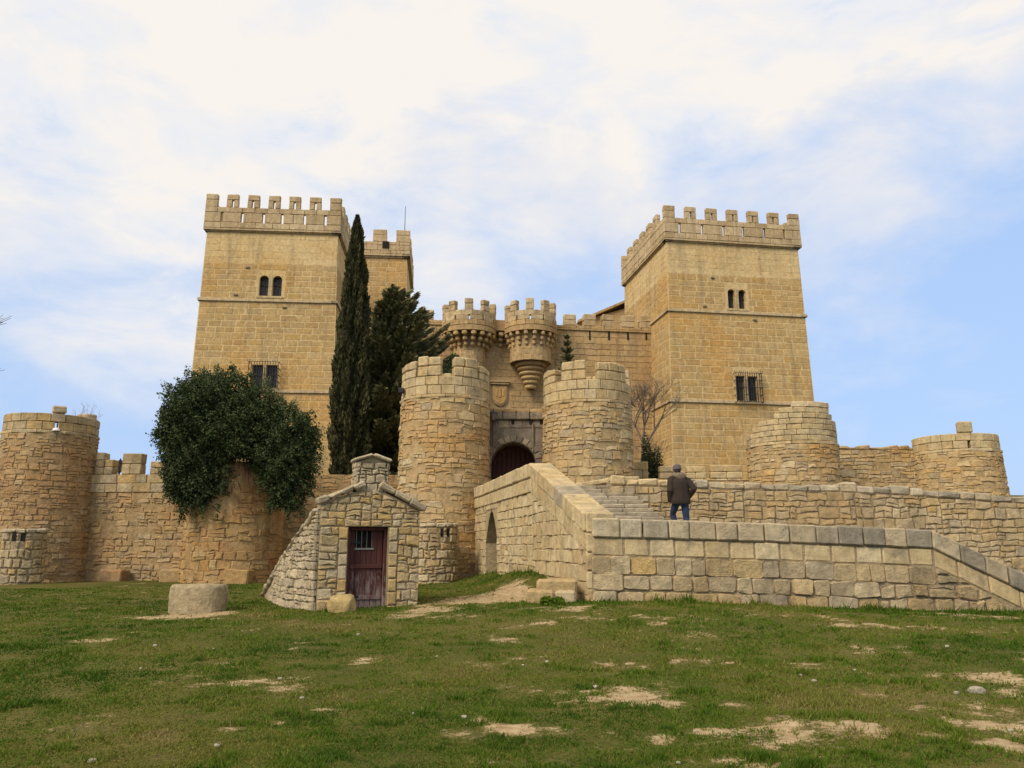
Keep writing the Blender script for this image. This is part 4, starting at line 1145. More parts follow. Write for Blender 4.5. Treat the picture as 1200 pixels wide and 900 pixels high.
def rear_wall():
    rnd = random.Random(81); A = P(716, 600, 20.9); zb = 1.2
    S = Pl((A.x, A.y, zb), (1, -.035)); T = thing('retaining_wall', 'long rough rubble wall behind the landing, capped with dark weathered stones', 'stone wall', (9, 20.8, zb))
    pts = [S.hit(x, y) for x, y in ((716, 561), (760, 563), (870, 567), (1000, 570), (1100, 576), (1200, 583))]; pts[0] = (0, pts[0][1]); pts.append((pts[-1][0]+4, pts[-1][1]-.35))
    def h(u):
        for (x0, z0), (x1, z1) in zip(pts, pts[1:]):
            if u <= x1: return z0+(z1-z0)*(u-x0)/(x1-x0)
        return pts[-1][1]
    uE = pts[-1][0]
    m = MB(); m.add(*extrude_poly(S, [(0, -.9), (uE, -.9)]+[(x, z-.03) for x, z in pts[::-1]], -1.2, 0)); m.build('wall', K['wall_joint'], T)
    st = []
    us = [p[0] for p in pts]
    for (x0, z0), (x1, z1) in zip(pts, pts[1:]):
        if x1-x0 < .1: continue
        st += rubble(S, [(x0, .25 if x0 < 6 else -.75), (x1, .25 if x0 < 6 else -.75), (x1, z1-.16), (x0, z0-.16)], .34, .22, rnd, .014, .038, var=.5, wob=1.0, split=.35, edge=.02)
    lay(T, st, 'stone', K['wallst'])
    Q = Pl(S.p0, S.d, prof=h); u = 0
    while u < uE-.1:
        b = min(uE, u+rnd.uniform(.25, .55)); v, f = cbox(Q, u+.006, b-.006, -.16, .03+rnd.uniform(-.04, .06), -.6, .06+rnd.uniform(-.03, .03), .04, .02, rnd)
        mesh_obj('coping_stone', v, f, rnd.random(), K['coping'] if u > 1.4 else K['cream'], T); u = b
    return S, h
RWS, RWh = rear_wall()

# ------------------------------------------------------------------ small round stone turrets at the foot of the wall
def well_turret(label, xl, xr, ytop, D, slots, seed, grey):
    rnd = random.Random(seed); cx, cy, Rr = circ(xl, xr, 655, D); zb = ground_z(cx, cy)-.15; zt = zat((xl+xr)/2, ytop, D-Rr); H = zt-zb
    T = thing('stone_pit_turret', label, 'turret', (cx, cy, zb), 'small round stone turrets at the foot of the walls')
    C = Cy(cx, cy, Rr, zb); m = MB(); m.add(*lathe((cx, cy, zb), [(Rr, 0), (Rr, H-.12), (.01, H-.11)], 32)); m.build('wall', K['hut_joint'], T)
    hs = [(ang_of(cx, cy, Rr, a, 628)*Rr, ang_of(cx, cy, Rr, b, 628)*Rr, zat(a, y1, D-Rr)-zb, zat(a, y0, D-Rr)-zb) for a, b, y0, y1 in slots]
    st = rubble(C, [(-2.2*Rr, 0), (2.2*Rr, 0), (2.2*Rr, H-.13), (-2.2*Rr, H-.13)], .34, .27, rnd, .026, .06, None, hs, wob=.9, var=.4)
    lay(T, st, 'stone', K[grey])
    for a, b, c, d in hs: m = MB(); m.add(*box(C, a, b, c, d, -.1, .012)); m.build('slot', K['dark'], T)  # dark box paints the shade inside each slot
    n = 14
    for i in range(n):
        a, b = 2*PI*i/n*Rr-PI*Rr, 2*PI*(i+1)/n*Rr-PI*Rr; v, f = cbox(C, a+.008, b-.008, H-.12, H+rnd.uniform(-.01, .03), -Rr*.6, .07, .03, .02, rnd); mesh_obj('cap_stone', v, f, rnd.random(), K['hutgrey'], T)
K['hutgrey'] = stone_mat('pale flank stone', [(.52, .43, .28), (.60, .51, .35), (.47, .39, .26), (.62, .52, .34), (.44, .37, .26)], stain=(.42, .33, .2), stain_amt=.3, grey=.35, grey_col=(.17, .155, .13), bump=.8, seed=25, streak=.1)
well_turret('small round stone turret with two slots below the far left tower', 1, 52, 620, 28.6, [(14.5, 20, 622, 634), (24.5, 30, 622, 634)], 91, 'wallst')
well_turret('small round stone turret between the hut door and the bridge', 486, 535, 613.5, 29.3, [(516, 519, 619, 629), (523, 526, 619, 629)], 92, 'wallst')

# ------------------------------------------------------------------ stone hut
def hut():
    rnd = random.Random(101); al = math.radians(22); f = Vector((math.cos(al), math.sin(al), 0)); s = Vector((-math.sin(al), math.cos(al), 0))
    a = P(373, 650, 17.0); zb = .08; S = Pl((a.x, a.y, zb), f)
    T = thing('stone_hut', 'small rubble stone hut with a maroon plank door and a stub bell gable', 'hut', (a.x+.9, a.y+1.5, zb))
    W_ = S.hit(490.5, 660)[0]; eL = S.hit(372, 590)[1]; eR = S.hit(490, 597)[1]; uA, vA = S.hit(436, 570)
    dL, dT = S.hit(408.5, 617); dR, _ = S.hit(455.5, 617)
    print('HUT', W_, eL, eR, uA, vA, dL, dR, dT)
    dep = 6.4
    # front wall as three blocks round the doorway
    m = MB(); th = .45
    m.add(*extrude_poly(S, [(0, 0), (dL, 0), (dL, eL+(vA-eL)*dL/uA), (0, eL)], -th, 0))
    m.add(*extrude_poly(S, [(dR, 0), (W_, 0), (W_, eR), (dR, vA+(eR-vA)*(dR-uA)/(W_-uA))], -th, 0))
    m.add(*extrude_poly(S, [(dL+.002, dT), (dR-.002, dT), (dR-.002, vA+(eR-vA)*(dR-uA)/(W_-uA)), (uA, vA), (dL+.002, eL+(vA-eL)*dL/uA)], -th, 0))
    m.build('front_wall', K['hut_joint'], T)
    st = []
    def line(x): return eL+(vA-eL)*x/uA if x < uA else vA+(eR-vA)*(x-uA)/(W_-uA)
    J = .0
    st += rubble(S, [(0, 0), (dL-.2, 0), (dL-.2, dT), (0, dT)], .36, .20, rnd, .012, .036, jx=.4, jy=.2, var=.4)
    st += ashlar(S, dL-.2, dL-.005, 0, dT-.01, .27, (.2, .21), rnd, .02, .05, (), None, .01, .03)
    st += rubble(S, [(dR+.2, 0), (W_, 0), (W_, dT), (dR+.2, dT)], .30, .20, rnd, .012, .036, jx=.4, jy=.2, var=.4)
    st += ashlar(S, dR+.005, dR+.2, 0, dT-.01, .27, (.2, .21), rnd, .02, .05, (), None, .01, .03)
    st += rubble(S, [(0, dT), (uA, dT), (uA, vA-.05), (0, eL-.05)], .25, .18, rnd, .012, .036, jx=.5, jy=.3, var=.4)
    st += rubble(S, [(uA, dT), (W_, dT), (W_, eR-.05), (uA, vA-.05)], .25, .18, rnd, .012, .036, jx=.5, jy=.3, var=.4)
    lay(T, st, 'stone', K['hut'], 292)
    # long flank falling away behind: wedge whose top slopes to the ground
    side_far = s*dep
    def prof(t): return max(.0, (eL-.12)*(1-t/dep)**.9)
    L_ = Pl(S.p0 + s*dep - f*.0, -s); L_.p0 = S.p0 + s*dep - f*.35
    # flank surface splays outwards: base is further left than the top
    class Flank:
        def __call__(q, u, v, w=0):
            t = u; out_ = .55*ss(t/2.0+.1)*(1-.0) * max(0, 1-v/2.6)                      # t = distance back from the front face
            bulge = .10*math.sin(v*1.2)
            return S.p0 + s*t - f*(out_*.9 + w + .04) + Vector((0, 0, v)) + f*0*bulge
        def normal(q, u, v): return (-f + Vector((0, 0, .2))).normalized()
    FL = Flank()
    # u grows to the back (left in the picture); mirror so the masonry keeps its handedness
    n = 14; m = MB()
    for i in range(n):
        t0, t1 = dep*i/n, dep*(i+1)/n
        rows0 = [FL(t0, prof(t0)*k/4) for k in range(5)]; rows1 = [FL(t1, prof(t1)*k/4) for k in range(5)]
        for k in range(4): m.add([rows1[k], rows0[k], rows0[k+1], rows1[k+1]], [(0, 1, 2, 3)])
        r0 = S.p0+s*t0+f*(W_+.0)+Vector((0, 0, prof(t0)*.97)); r1 = S.p0+s*t1+f*(W_+.0)+Vector((0, 0, prof(t1)*.97)); ap0 = S.p0+s*t0+f*uA+Vector((0, 0, prof(t0)+.28*(1-t0/dep))); ap1 = S.p0+s*t1+f*uA+Vector((0, 0, prof(t1)+.28*(1-t1/dep)))
        m.add([rows0[4], ap0, ap1, rows1[4]], [(0, 1, 2, 3)]); m.add([ap0, r0, r1, ap1], [(0, 1, 2, 3)])
        g0 = S.p0+s*t0+f*W_; g1 = S.p0+s*t1+f*W_; m.add([r0, g0, g1, r1], [(0, 1, 2, 3)])
    m.build('flank_wall', K['hut_joint'], T)
    reg = [(.0, 0), (dep, 0)] + [(dep*(1-i/8), prof(dep*(1-i/8))) for i in range(1, 9)]
    reg[-1] = (0, prof(0)); st = []
    for (x0, x1) in ((0, 2.1), (2.1, 4.2), (4.2, dep)):
        st += rubble(FL, [(x0, 0), (x1, 0), (x1, prof(x1)-.02), (x0, prof(x0)-.02)], .27, .15, rnd, .012, .065, jx=.6, jy=.3, var=.5)
    lay(T, [(a_, [tuple(reversed(q)) for q in b_], c_, d_, e_) for a_, b_, c_, d_, e_ in st], 'flank_stone', K['hutgrey'], 292)
    # stone slabs along the flank roof edge
    t = 0
    while t < dep-.3:
        d_ = rnd.uniform(.3, .5); z = prof(t+d_/2); p = FL(t+d_/2, z)
        sl = math.atan2(prof(t+d_)-prof(t), d_)
        R_ = Matrix((( -s.x*0+f.x, s.x, 0), (f.y, s.y, 0), (0, 0, 1)))
        def SS(u, v, w_, p=p, sl=sl): return p + f*u + s*(v*math.cos(sl)) + Vector((0, 0, v*math.sin(sl)+w_))
        v, fc = cbox(SS, -.1, .5, -d_/2+.01, d_/2-.01, -.05, .05+rnd.uniform(0, .04), .03, .02, rnd); mesh_obj('roof_slab', v, fc, rnd.random(), K['hutgrey'], T); t += d_
    m = MB(); m.build
    # coping slabs up both rakes
    for (x0, z0, x1, z1, k) in ((-.04, eL+.0, uA-.14, vA+.02, 4), (uA+.14, vA+.02, W_+.10, eR-.03, 3)):
        for i in range(k):
            a_, b_ = i/k, (i+1)/k; p0 = Vector((x0+(x1-x0)*a_, z0+(z1-z0)*a_)); p1 = Vector((x0+(x1-x0)*b_, z0+(z1-z0)*b_)); d_ = (p1-p0); ln = d_.length; d_ = d_/ln; nn = Vector((-d_.y, d_.x))
            def SS(u, v, w_, p0=p0, d_=d_, nn=nn): q = p0+d_*u+nn*v; return S(q.x, q.y, w_)
            v, fc = cbox(SS, .005, ln-.005, -.02, .10+rnd.uniform(-.01, .02), -.5, .10+rnd.uniform(-.02, .03), .035, .018, rnd); mesh_obj('coping_slab', v, fc, rnd.random(), K['hutgrey'], T)
    # bell gable stub
    bl, bb = S.hit(417.5, 566); br_, _ = S.hit(455, 566); bt = S.hit(436, 541)[1]; ap = S.hit(437, 533)[1]; bb = vA-.12
    m = MB(); m.add(*box(S, bl+.03, br_-.03, bb, bt, -.42, -.03)); m.build('gable_core', K['hut_joint'], T)
    st = rubble(S, [(bl, bb), (br_, bb), (br_, bt-.01), (bl, bt-.01)], .21, .17, rnd, .012, .03, jx=.5, jy=.3); lay(T, st, 'gable_stone', K['hutgrey'], 200)
    Sd = Pl(S(bl+.0, 0, 0)+s*.42, -s); st = rubble(Sd, [(0, bb), (.42, bb), (.42, bt-.01), (0, bt-.01)], .2, .17, rnd, .012, .03); lay(T, st, 'gable_stone', K['hutgrey'], 100)
    Sd = Pl(S(br_, 0, 0), s); st = rubble(Sd, [(0, bb), (.42, bb), (.42, bt-.01), (0, bt-.01)], .2, .17, rnd, .012, .03); lay(T, st, 'gable_stone', K['hutgrey'], 100)
    bm_ = (bl+br_)/2
    for (x0, z0, x1, z1) in ((bl-.05, bt+.0, bm_, ap-.02), (bm_, ap-.02, br_+.05, bt+.0)):
        p0 = Vector((x0, z0)); p1 = Vector((x1, z1)); d_ = p1-p0; ln = d_.length; d_ /= ln; nn = Vector((-d_.y, d_.x))
        def SS(u, v, w_, p0=p0, d_=d_, nn=nn): q = p0+d_*u+nn*v; return S(q.x, q.y, w_)
        v, fc = cbox(SS, .0, ln-.004, -.01, .07, -.48, .08, .03, .01, rnd); mesh_obj('cap_slab', v, fc, rnd.random(), K['hutgrey'], T)
    m = MB(); m.add(*extrude_poly(S, [(bl+.02, bt-.02), (br_-.02, bt-.02), (bm_, ap-.03)], -.4, .0)); m.build('gable_core', K['hut_joint'], T)
    # door
    Dr = thing_part('door', T, S((dL+dR)/2, .1, -.2)); w_ = dR-dL; b0 = .10
    gu0, gv1 = S.hit(420, 619.5); gu1, gv0 = S.hit(438.5, 642)
    k = 6; sp = .0
    for (x0, x1) in ((dL, dL+.07), (dR-.07, dR)):
        m = MB(); m.add(*cbox(S, x0+.003, x1, b0, dT-.003, -.26, -.10, .012)); m.build('door_frame', K['door'], Dr)
    m = MB(); m.add(*cbox(S, dL+.07, dR-.07, dT-.08, dT-.003, -.26, -.10, .012)); m.build('door_frame', K['door'], Dr)
    i0, i1 = dL+.075, dR-.075
    for i in range(k):
        x0, x1 = i0+(i1-i0)*i/k, i0+(i1-i0)*(i+1)/k; m = MB(); o_ = rnd.uniform(0, .012); t_ = rnd.random()
        if x1 > gu0+.02 and x0 < gu1-.02:
            m.add(*cbox(S, x0+.003, x1-.003, b0+.03, gv0, -.24, -.2+o_, .008), t_); m.add(*cbox(S, x0+.003, x1-.003, gv1, dT-.085, -.24, -.2+o_, .008), t_)
        else: m.add(*cbox(S, x0+.003, x1-.003, b0+.03, dT-.085, -.24, -.2+o_, .008), t_)
        m.build('plank', K['door'], Dr)
    for z in (b0+.3, b0+.95): m = MB(); m.add(*cbox(S, i0+.01, i1-.01, z, z+.09, -.188, -.165, .008), .5); m.build('rail', K['door'], Dr)
    m = MB(); m.add(*box(S, gu0-.02, gu1+.02, gv0-.02, gv1+.02, -.36, -.3)); m.build('opening_back', K['dark'], Dr)  # dark sheet paints the shade behind the bars
    for i in range(4):
        x = gu0+.01+(gu1-gu0-.02)*i/3; m = MB(); m.add(*tube([S(x, gv0, -.21), S(x, gv1, -.21)], [.008]*2, 6)); m.build('window_bar', K['barmetal'], Dr)
    m = MB(); m.add(*box(S, gu0-.03, gu1+.03, gv0-.04, gv0-.003, -.205, -.17)); m.build('window_sill', K['barmetal'], Dr)
    for z in (b0+.35, dT-.35): m = MB(); m.add(*box(S, dL+.02, dL+.3, z, z+.035, -.185, -.155)); m.build('hinge', K['iron'], Dr)
    m = MB(); m.add(*lathe(S(dR-.16, .95, -.16), [(.02, -.02), (.03, 0), (.02, .02)], 8)); m.build('lock', K['iron'], Dr)
    m = MB(); m.add(*box(S, dL, dR, b0, dT, -.5, -.45)); m.build('inner_dark', K['dark'], T)
    v, fc = cbox(S, dL+.02, dR+.05, -.1, .1, -.4, .28, .03, .01, rnd); mesh_obj('threshold', v, fc, .3, K['hutgrey'], T)
    return S, dL
def boulder(name, c, r, mat, label=None, cat=None, parent=None, group=None, seed=0, sub=3):
    bm = bmesh.new(); bmesh.ops.create_icosphere(bm, subdivisions=sub, radius=1); vs = []
    for v in bm.verts:
        p = v.co; q = Vector((math.copysign(abs(p.x)**.7, p.x), math.copysign(abs(p.y)**.7, p.y), math.copysign(abs(p.z)**.7, p.z)))
        k = 1+.22*mnoise.noise(p*1.6+Vector((seed*3.1, 0, seed)))+.08*mnoise.noise(p*4+Vector((seed, 2, 0)))
        vs.append((c[0]+q.x*r[0]*k, c[1]+q.y*r[1]*k, c[2]+q.z*r[2]*k))
    fs = [tuple(v.index for v in f.verts) for f in bm.faces]; bm.free()
    o = mesh_obj(name, vs, fs, random.Random(seed).random(), mat, parent, True)
    if label: tag(o, label, cat, group)
    return o
K['door'] = None
def door_mat():
    m, t, b = mat_base('worn maroon door paint', .75); q = NT(t)
    at = q.n('ShaderNodeAttribute', attribute_name='tint'); c = q.ramp(at.outputs['Fac'], [(0, (.068, .022, .018)), (1, (.105, .036, .029))])
    g = q.n('ShaderNodeNewGeometry'); sp = q.n('ShaderNodeSeparateXYZ'); t.links.new(g.outputs['Position'], sp.inputs[0])
    wear = q.noise(2.2, 7, .75, vscale=(5, 5, 1.1)); low = q.math('MULTIPLY', q.math('SUBTRACT', 1.35, sp.outputs['Z']), .23)
    f = q.ramp(q.math('ADD', wear, low), [(.60, (0, 0, 0)), (.74, (1, 1, 1))])
    c = q.mix(q.math('MULTIPLY', f, .8), c, (.27, .21, .185)); c = q.mix(1.0, c, q.ramp(q.noise(3, 6, .7, vscale=(9, 9, .6)), [(.3, (.65,)*3), (.7, (1.2,)*3)]), 'MULTIPLY')
    t.links.new(c, b.inputs['Base Color']); q.bump(b, wear, .4, .02); return m
K['door'] = door_mat(); K['barmetal'] = plain_mat('grey green bar', (.2, .22, .19), .5)
K['boul'] = stone_mat('yellow boulder', [(.58, .44, .2), (.6, .46, .22)], stain=(.5, .33, .12), grey=.25, bump=.9, seed=30)
K['rock'] = stone_mat('pale rock', [(.55, .5, .4), (.62, .58, .48)], stain=(.4, .3, .18), stain_amt=.3, grey=.4, grey_col=(.25, .23, .2), bump=.9, seed=28)
HS, HdL = hut()
q_ = P(398, 716, 16.45); boulder('boulder', (q_.x-.03, 16.75, ground_z(q_.x, 16.7)+.1), (.27, .22, .25), K['boul'], 'squat yellow boulder lying at the left of the hut door', 'boulder', seed=3)
# drum stone on the lawn
def drum():
    D = 17.3; a = P(196, 720, D); b = P(260, 720, D); zt = zat(228, 686, D-.3); cx = (a.x+b.x)/2; r = (b.x-a.x)/2*1.0; zb = ground_z(cx, D)-.08
    bm = bmesh.new(); vs = []; fs = []; n = 48; rings = 22
    for k in range(rings+1):
        t = k/rings; z = zb+(zt-zb)*t
        for i in range(n):
            an = 2*PI*i/n; rr = r*(1+.0*t); x, y = math.cos(an), math.sin(an)
            sq = (abs(x)**4+abs(y)**4)**(-.25); rr *= (.75+.25*sq)
            edge = 1-.05*max(0, (t-.9)/.1)**2 + .02*math.sin(t*PI)
            nz = mnoise.noise(Vector((x*2, y*2, t*2.2+1)))*.035+mnoise.noise(Vector((x*7, y*7, t*7)))*.02
            vs.append((cx+x*rr*(edge+nz), D+.15+y*rr*.85*(edge+nz), z+(.02*mnoise.noise(Vector((x*2, y*2, 0))) if k == rings else 0)))
    for k in range(rings):
        for i in range(n): fs.append((k*n+i, k*n+(i+1) % n, (k+1)*n+(i+1) % n, (k+1)*n+i))
    vs.append((cx, D+.15, zt+.01)); c = len(vs)-1
    for i in range(n): fs.append((rings*n+i, rings*n+(i+1) % n, c))
    bm.free(); o = mesh_obj('stone_drum', vs, fs, .5, K['drum'], None, False); tag(o, 'low pitted stone drum standing alone on the grass left of the hut', 'stone block')
K['drum'] = stone_mat('pitted drum stone', [(.56, .45, .27), (.60, .49, .3)], stain=(.42, .31, .16), stain_amt=.35, grey=.55, grey_col=(.23, .2, .15), bump=1.0, seed=29, fine=1.6)
drum()
# ------------------------------------------------------------------ ground sheet
def ground_hit(px, py):
    r = ray(px, py); t = 1
    for _ in range(60):
        p = Vector((0, 0, EYE))+r*t; 
        g = ground_z(p.x, p.y); t2 = (g-EYE)/r.z if r.z < 0 else 1
        if abs(t2-t) < 1e-5: break
        t = t2
    return p.x, p.y
rg = np.random.default_rng(5); LAT = rg.random((257, 257))
def vnoise(x, y):
    xi = np.floor(x).astype(int); yi = np.floor(y).astype(int); fx = x-xi; fy = y-yi
    fx = fx*fx*(3-2*fx); fy = fy*fy*(3-2*fy); a = LAT[xi % 256, yi % 256]; b = LAT[(xi+1) % 256, yi % 256]; c = LAT[xi % 256, (yi+1) % 256]; d = LAT[(xi+1) % 256, (yi+1) % 256]
    return (a*(1-fx)+b*fx)*(1-fy)+(c*(1-fx)+d*fx)*fy
def fbm(x, y, f, o=4):
    s = 0; a = .5; t = 0
    for k in range(o): s = s+a*vnoise(x*f+17*k+300, y*f+31*k+300); t += a; f *= 2.03; a *= .55
    return s/t
PATCH = [(905, 860, 150, 16, .5), (720, 818, 130, 11, .46), (1150, 838, 110, 28, .55), (640, 858, 80, 12, .42), (1100, 735, 90, 6, .4), (300, 802, 60, 8, .36), (760, 728, 120, 7, .4), (420, 815, 60, 10, .34), (645, 812, 45, 5, .55), (705, 819, 60, 6, .75), (770, 825, 45, 5, .75), (660, 823, 50, 5, .45), (865, 826, 25, 6, .65), (900, 853, 50, 6, .78), (935, 862, 45, 6, .75), (960, 848, 45, 6, .6), (830, 857, 35, 5, .8), (1003, 846, 18, 5, .7), (650, 855, 50, 6, .55), (590, 853, 25, 5, .6), (535, 861, 24, 5, .75), (1100, 792, 60, 5, .55), (1165, 793, 50, 8, .9), (1150, 828, 45, 5, .65), (1190, 812, 30, 8, .8), (1175, 873, 28, 9, .95), (1200, 800, 50, 14, .8), (1095, 862, 18, 5, .7), (1040, 857, 20, 4, .5),
         (300, 798, 28, 4, .7), (285, 803, 20, 3, .5), (268, 854, 16, 3.5, .95), (325, 848, 13, 3, .9), (425, 775, 16, 4, .85), (440, 818, 30, 5, .5), (120, 750, 18, 3.5, .8), (95, 751, 12, 3, .7), (335, 760, 20, 3, .5), (390, 772, 20, 3, .4), (560, 778, 35, 3, .3),
         (560, 704, 50, 4.5, 1.2), (598, 700, 22, 3.5, 1.1), (500, 715, 30, 5, .95), (530, 722, 50, 3, .6), (470, 722, 35, 4, .7), (220, 722, 42, 5, .8), (655, 715, 45, 4, .5), (770, 730, 30, 3.5, .7), (760, 726, 45, 3, .5), (820, 730, 30, 3, .35), (850, 722, 35, 3, .3), (1085, 735, 30, 3, .6), (1140, 735, 22, 3, .6), (1050, 744, 22, 2.5, .5), (1150, 722, 60, 3, .5), (950, 722, 60, 3, .4), (570, 892, 30, 6, .4), (850, 895, 60, 8, .5), (700, 880, 60, 8, .4), (400, 880, 40, 6, .3), (360, 890, 16, 3, .5), (255, 845, 20, 3, .3), (1115, 712, 90, 3, .5)]
PW = []
for (px, py, rx, ry, st_) in PATCH:
    x, y = ground_hit(px, py); x1, _ = ground_hit(px+rx, py); _, ya = ground_hit(px, py-ry); _, yb = ground_hit(px, py+ry)
    PW.append((x, y, abs(x1-x), max(.08, abs(ya-yb)/2), st_))
def bare(x, y):
    b = np.zeros_like(x); n = fbm(x, y, 1.6, 5); n2 = fbm(x+50, y, 6, 4)
    for (cx, cy, rx, ry, s_) in PW:
        d = np.hypot((x-cx)/(rx*1.15), (y-cy)/(ry*1.15)); b = np.maximum(b, s_*np.clip(1.35-d, 0, 1))
    n3 = fbm(x+9, y+70, 17, 3)
    b = b*(n2*.45+n3*1.0)*.92 + .75*np.clip(n-.5, 0, 1)*2*(.4+n3) + .7*np.clip(n3-.56, 0, 1)*2*np.clip(n2*1.6-.3, 0, 1)
    return np.clip((b-.15)*1.75, 0, 1)
def axis(a, b, st, far):
    m = list(np.arange(a, b, st)); s = st; lo = []; x = a
    while x > -far: s *= 1.35; x -= s; lo.append(x)
    s = st; hi = []; x = m[-1]
    while x < far: s *= 1.35; x += s; hi.append(x)
    return np.array(lo[::-1]+m+hi)
GX = axis(-15, 15, .14, 2500); GY = axis(3.2, 36, .12, 2500)
GZ = np.array([[ground_z(float(x), float(y)) for x in GX] for y in GY])
XX, YY = np.meshgrid(GX, GY)
def grid_mesh():
    nx, ny = len(GX), len(GY); me = bpy.data.meshes.new('ground')
    co = np.stack([XX, YY, GZ], -1).reshape(-1, 3); me.vertices.add(nx*ny); me.vertices.foreach_set('co', co.ravel())
    i = np.arange(nx*ny).reshape(ny, nx); q = np.stack([i[:-1, :-1], i[:-1, 1:], i[1:, 1:], i[1:, :-1]], -1).reshape(-1, 4)
    me.loops.add(q.size); me.loops.foreach_set('vertex_index', q.ravel()); me.polygons.add(len(q)); me.polygons.foreach_set('loop_start', np.arange(0, q.size, 4)); me.polygons.foreach_set('loop_total', np.full(len(q), 4))
    me.update(); me.polygons.foreach_set('use_smooth', [True]*len(q))
    a = me.attributes.new('bare', 'FLOAT', 'POINT'); a.data.foreach_set('value', bare(XX, YY).ravel().astype(np.float32))
    me.materials.append(K['ground']); o = bpy.data.objects.new('ground', me); COL.objects.link(o); tag(o, kind='structure'); return o
def ground_mat():
    m, t, b = mat_base('short turf and bare earth', .95, .1); q = NT(t)
    at = q.n('ShaderNodeAttribute', attribute_name='bare')
    big = q.noise(.35, 5, .6); mid = q.noise(2.2, 6, .7); fin = q.noise(22, 6, .75)
    g = q.ramp(big, [(.35, (.075, .082, .016)), (.55, (.11, .10, .023)), (.7, (.16, .125, .042))])
    g = q.mix(q.ramp(mid, [(.5, (0, 0, 0)), (.75, (.7, .7, .7))]), g, (.135, .10, .045))
    g = q.mix(1.0, g, q.ramp(fin, [(.3, (.45, .45, .45)), (.7, (1.45, 1.45, 1.4))]), 'MULTIPLY')
    d = q.ramp(q.noise(9, 7, .7), [(.28, (.19, .13, .065)), (.42, (.33, .235, .125)), (.58, (.45, .335, .19)), (.72, (.58, .48, .32))])
    e_ = q.math('ADD', at.outputs['Fac'], q.math('MULTIPLY', q.math('SUBTRACT', q.noise(17, 8, .8, vscale=(.8, 1, 1)), .5), 2.4))
    c = q.mix(q.ramp(e_, [(.38, (0, 0, 0)), (.62, (1, 1, 1))]), g, d); t.links.new(c, b.inputs['Base Color'])
    q.bump(b, q.math('ADD', fin, mid), .6, .05); return m
K['ground'] = ground_mat(); grid_mesh()
def gz_np(x, y):
    i = np.clip(np.searchsorted(GX, x)-1, 0, len(GX)-2); j = np.clip(np.searchsorted(GY, y)-1, 0, len(GY)-2)
    fx = (x-GX[i])/(GX[i+1]-GX[i]); fy = (y-GY[j])/(GY[j+1]-GY[j])
    return (GZ[j, i]*(1-fx)+GZ[j, i+1]*fx)*(1-fy)+(GZ[j+1, i]*(1-fx)+GZ[j+1, i+1]*fx)*fy
def tri_mesh(name, co, tint, mat, parent=None, per=3, loc=None):
    "co: (n,per,3) world faces"
    n = len(co); c = np.array(loc if loc is not None else (0, 0, 0), dtype=float); me = bpy.data.meshes.new(name)
    me.vertices.add(n*per); me.vertices.foreach_set('co', (co-c).astype(np.float32).ravel()); me.loops.add(n*per); me.loops.foreach_set('vertex_index', np.arange(n*per, dtype=np.int32))
    me.polygons.add(n); me.polygons.foreach_set('loop_start', np.arange(0, n*per, per, dtype=np.int32)); me.polygons.foreach_set('loop_total', np.full(n, per, dtype=np.int32)); me.update()
    a = me.attributes.new('tint', 'FLOAT', 'FACE'); a.data.foreach_set('value', tint.astype(np.float32)); me.materials.append(mat)
    o = bpy.data.objects.new(name, me); COL.objects.link(o)
    if parent is not None: o.parent = parent; o.location = Vector(c)-world_loc(parent)
    else: o.location = Vector(c)
    return o
def leaf_mat(name, cols, rough=.6, trans=.0, spec=.3):
    m, t, b = mat_base(name, rough, spec); q = NT(t); at = q.n('ShaderNodeAttribute', attribute_name='tint'); k = len(cols)
    c = q.ramp(at.outputs['Fac'], [((i+.5)/k, cc) for i, cc in enumerate(cols)]); t.links.new(c, b.inputs['Base Color'])
    if trans:
        tr = q.n('ShaderNodeBsdfTranslucent'); t.links.new(c, tr.inputs[0]); mx = q.n('ShaderNodeMixShader'); mx.inputs[0].default_value = trans
        t.links.new(b.outputs[0], mx.inputs[1]); t.links.new(tr.outputs[0], mx.inputs[2]); t.links.new(mx.outputs[0], t.nodes['Material Output'].inputs[0])
    return m
K['grass'] = leaf_mat('grass blades', [(.050, .100, .006), (.082, .140, .009), (.120, .158, .016), (.165, .165, .028), (.27, .21, .08)], .7, .25, .15)
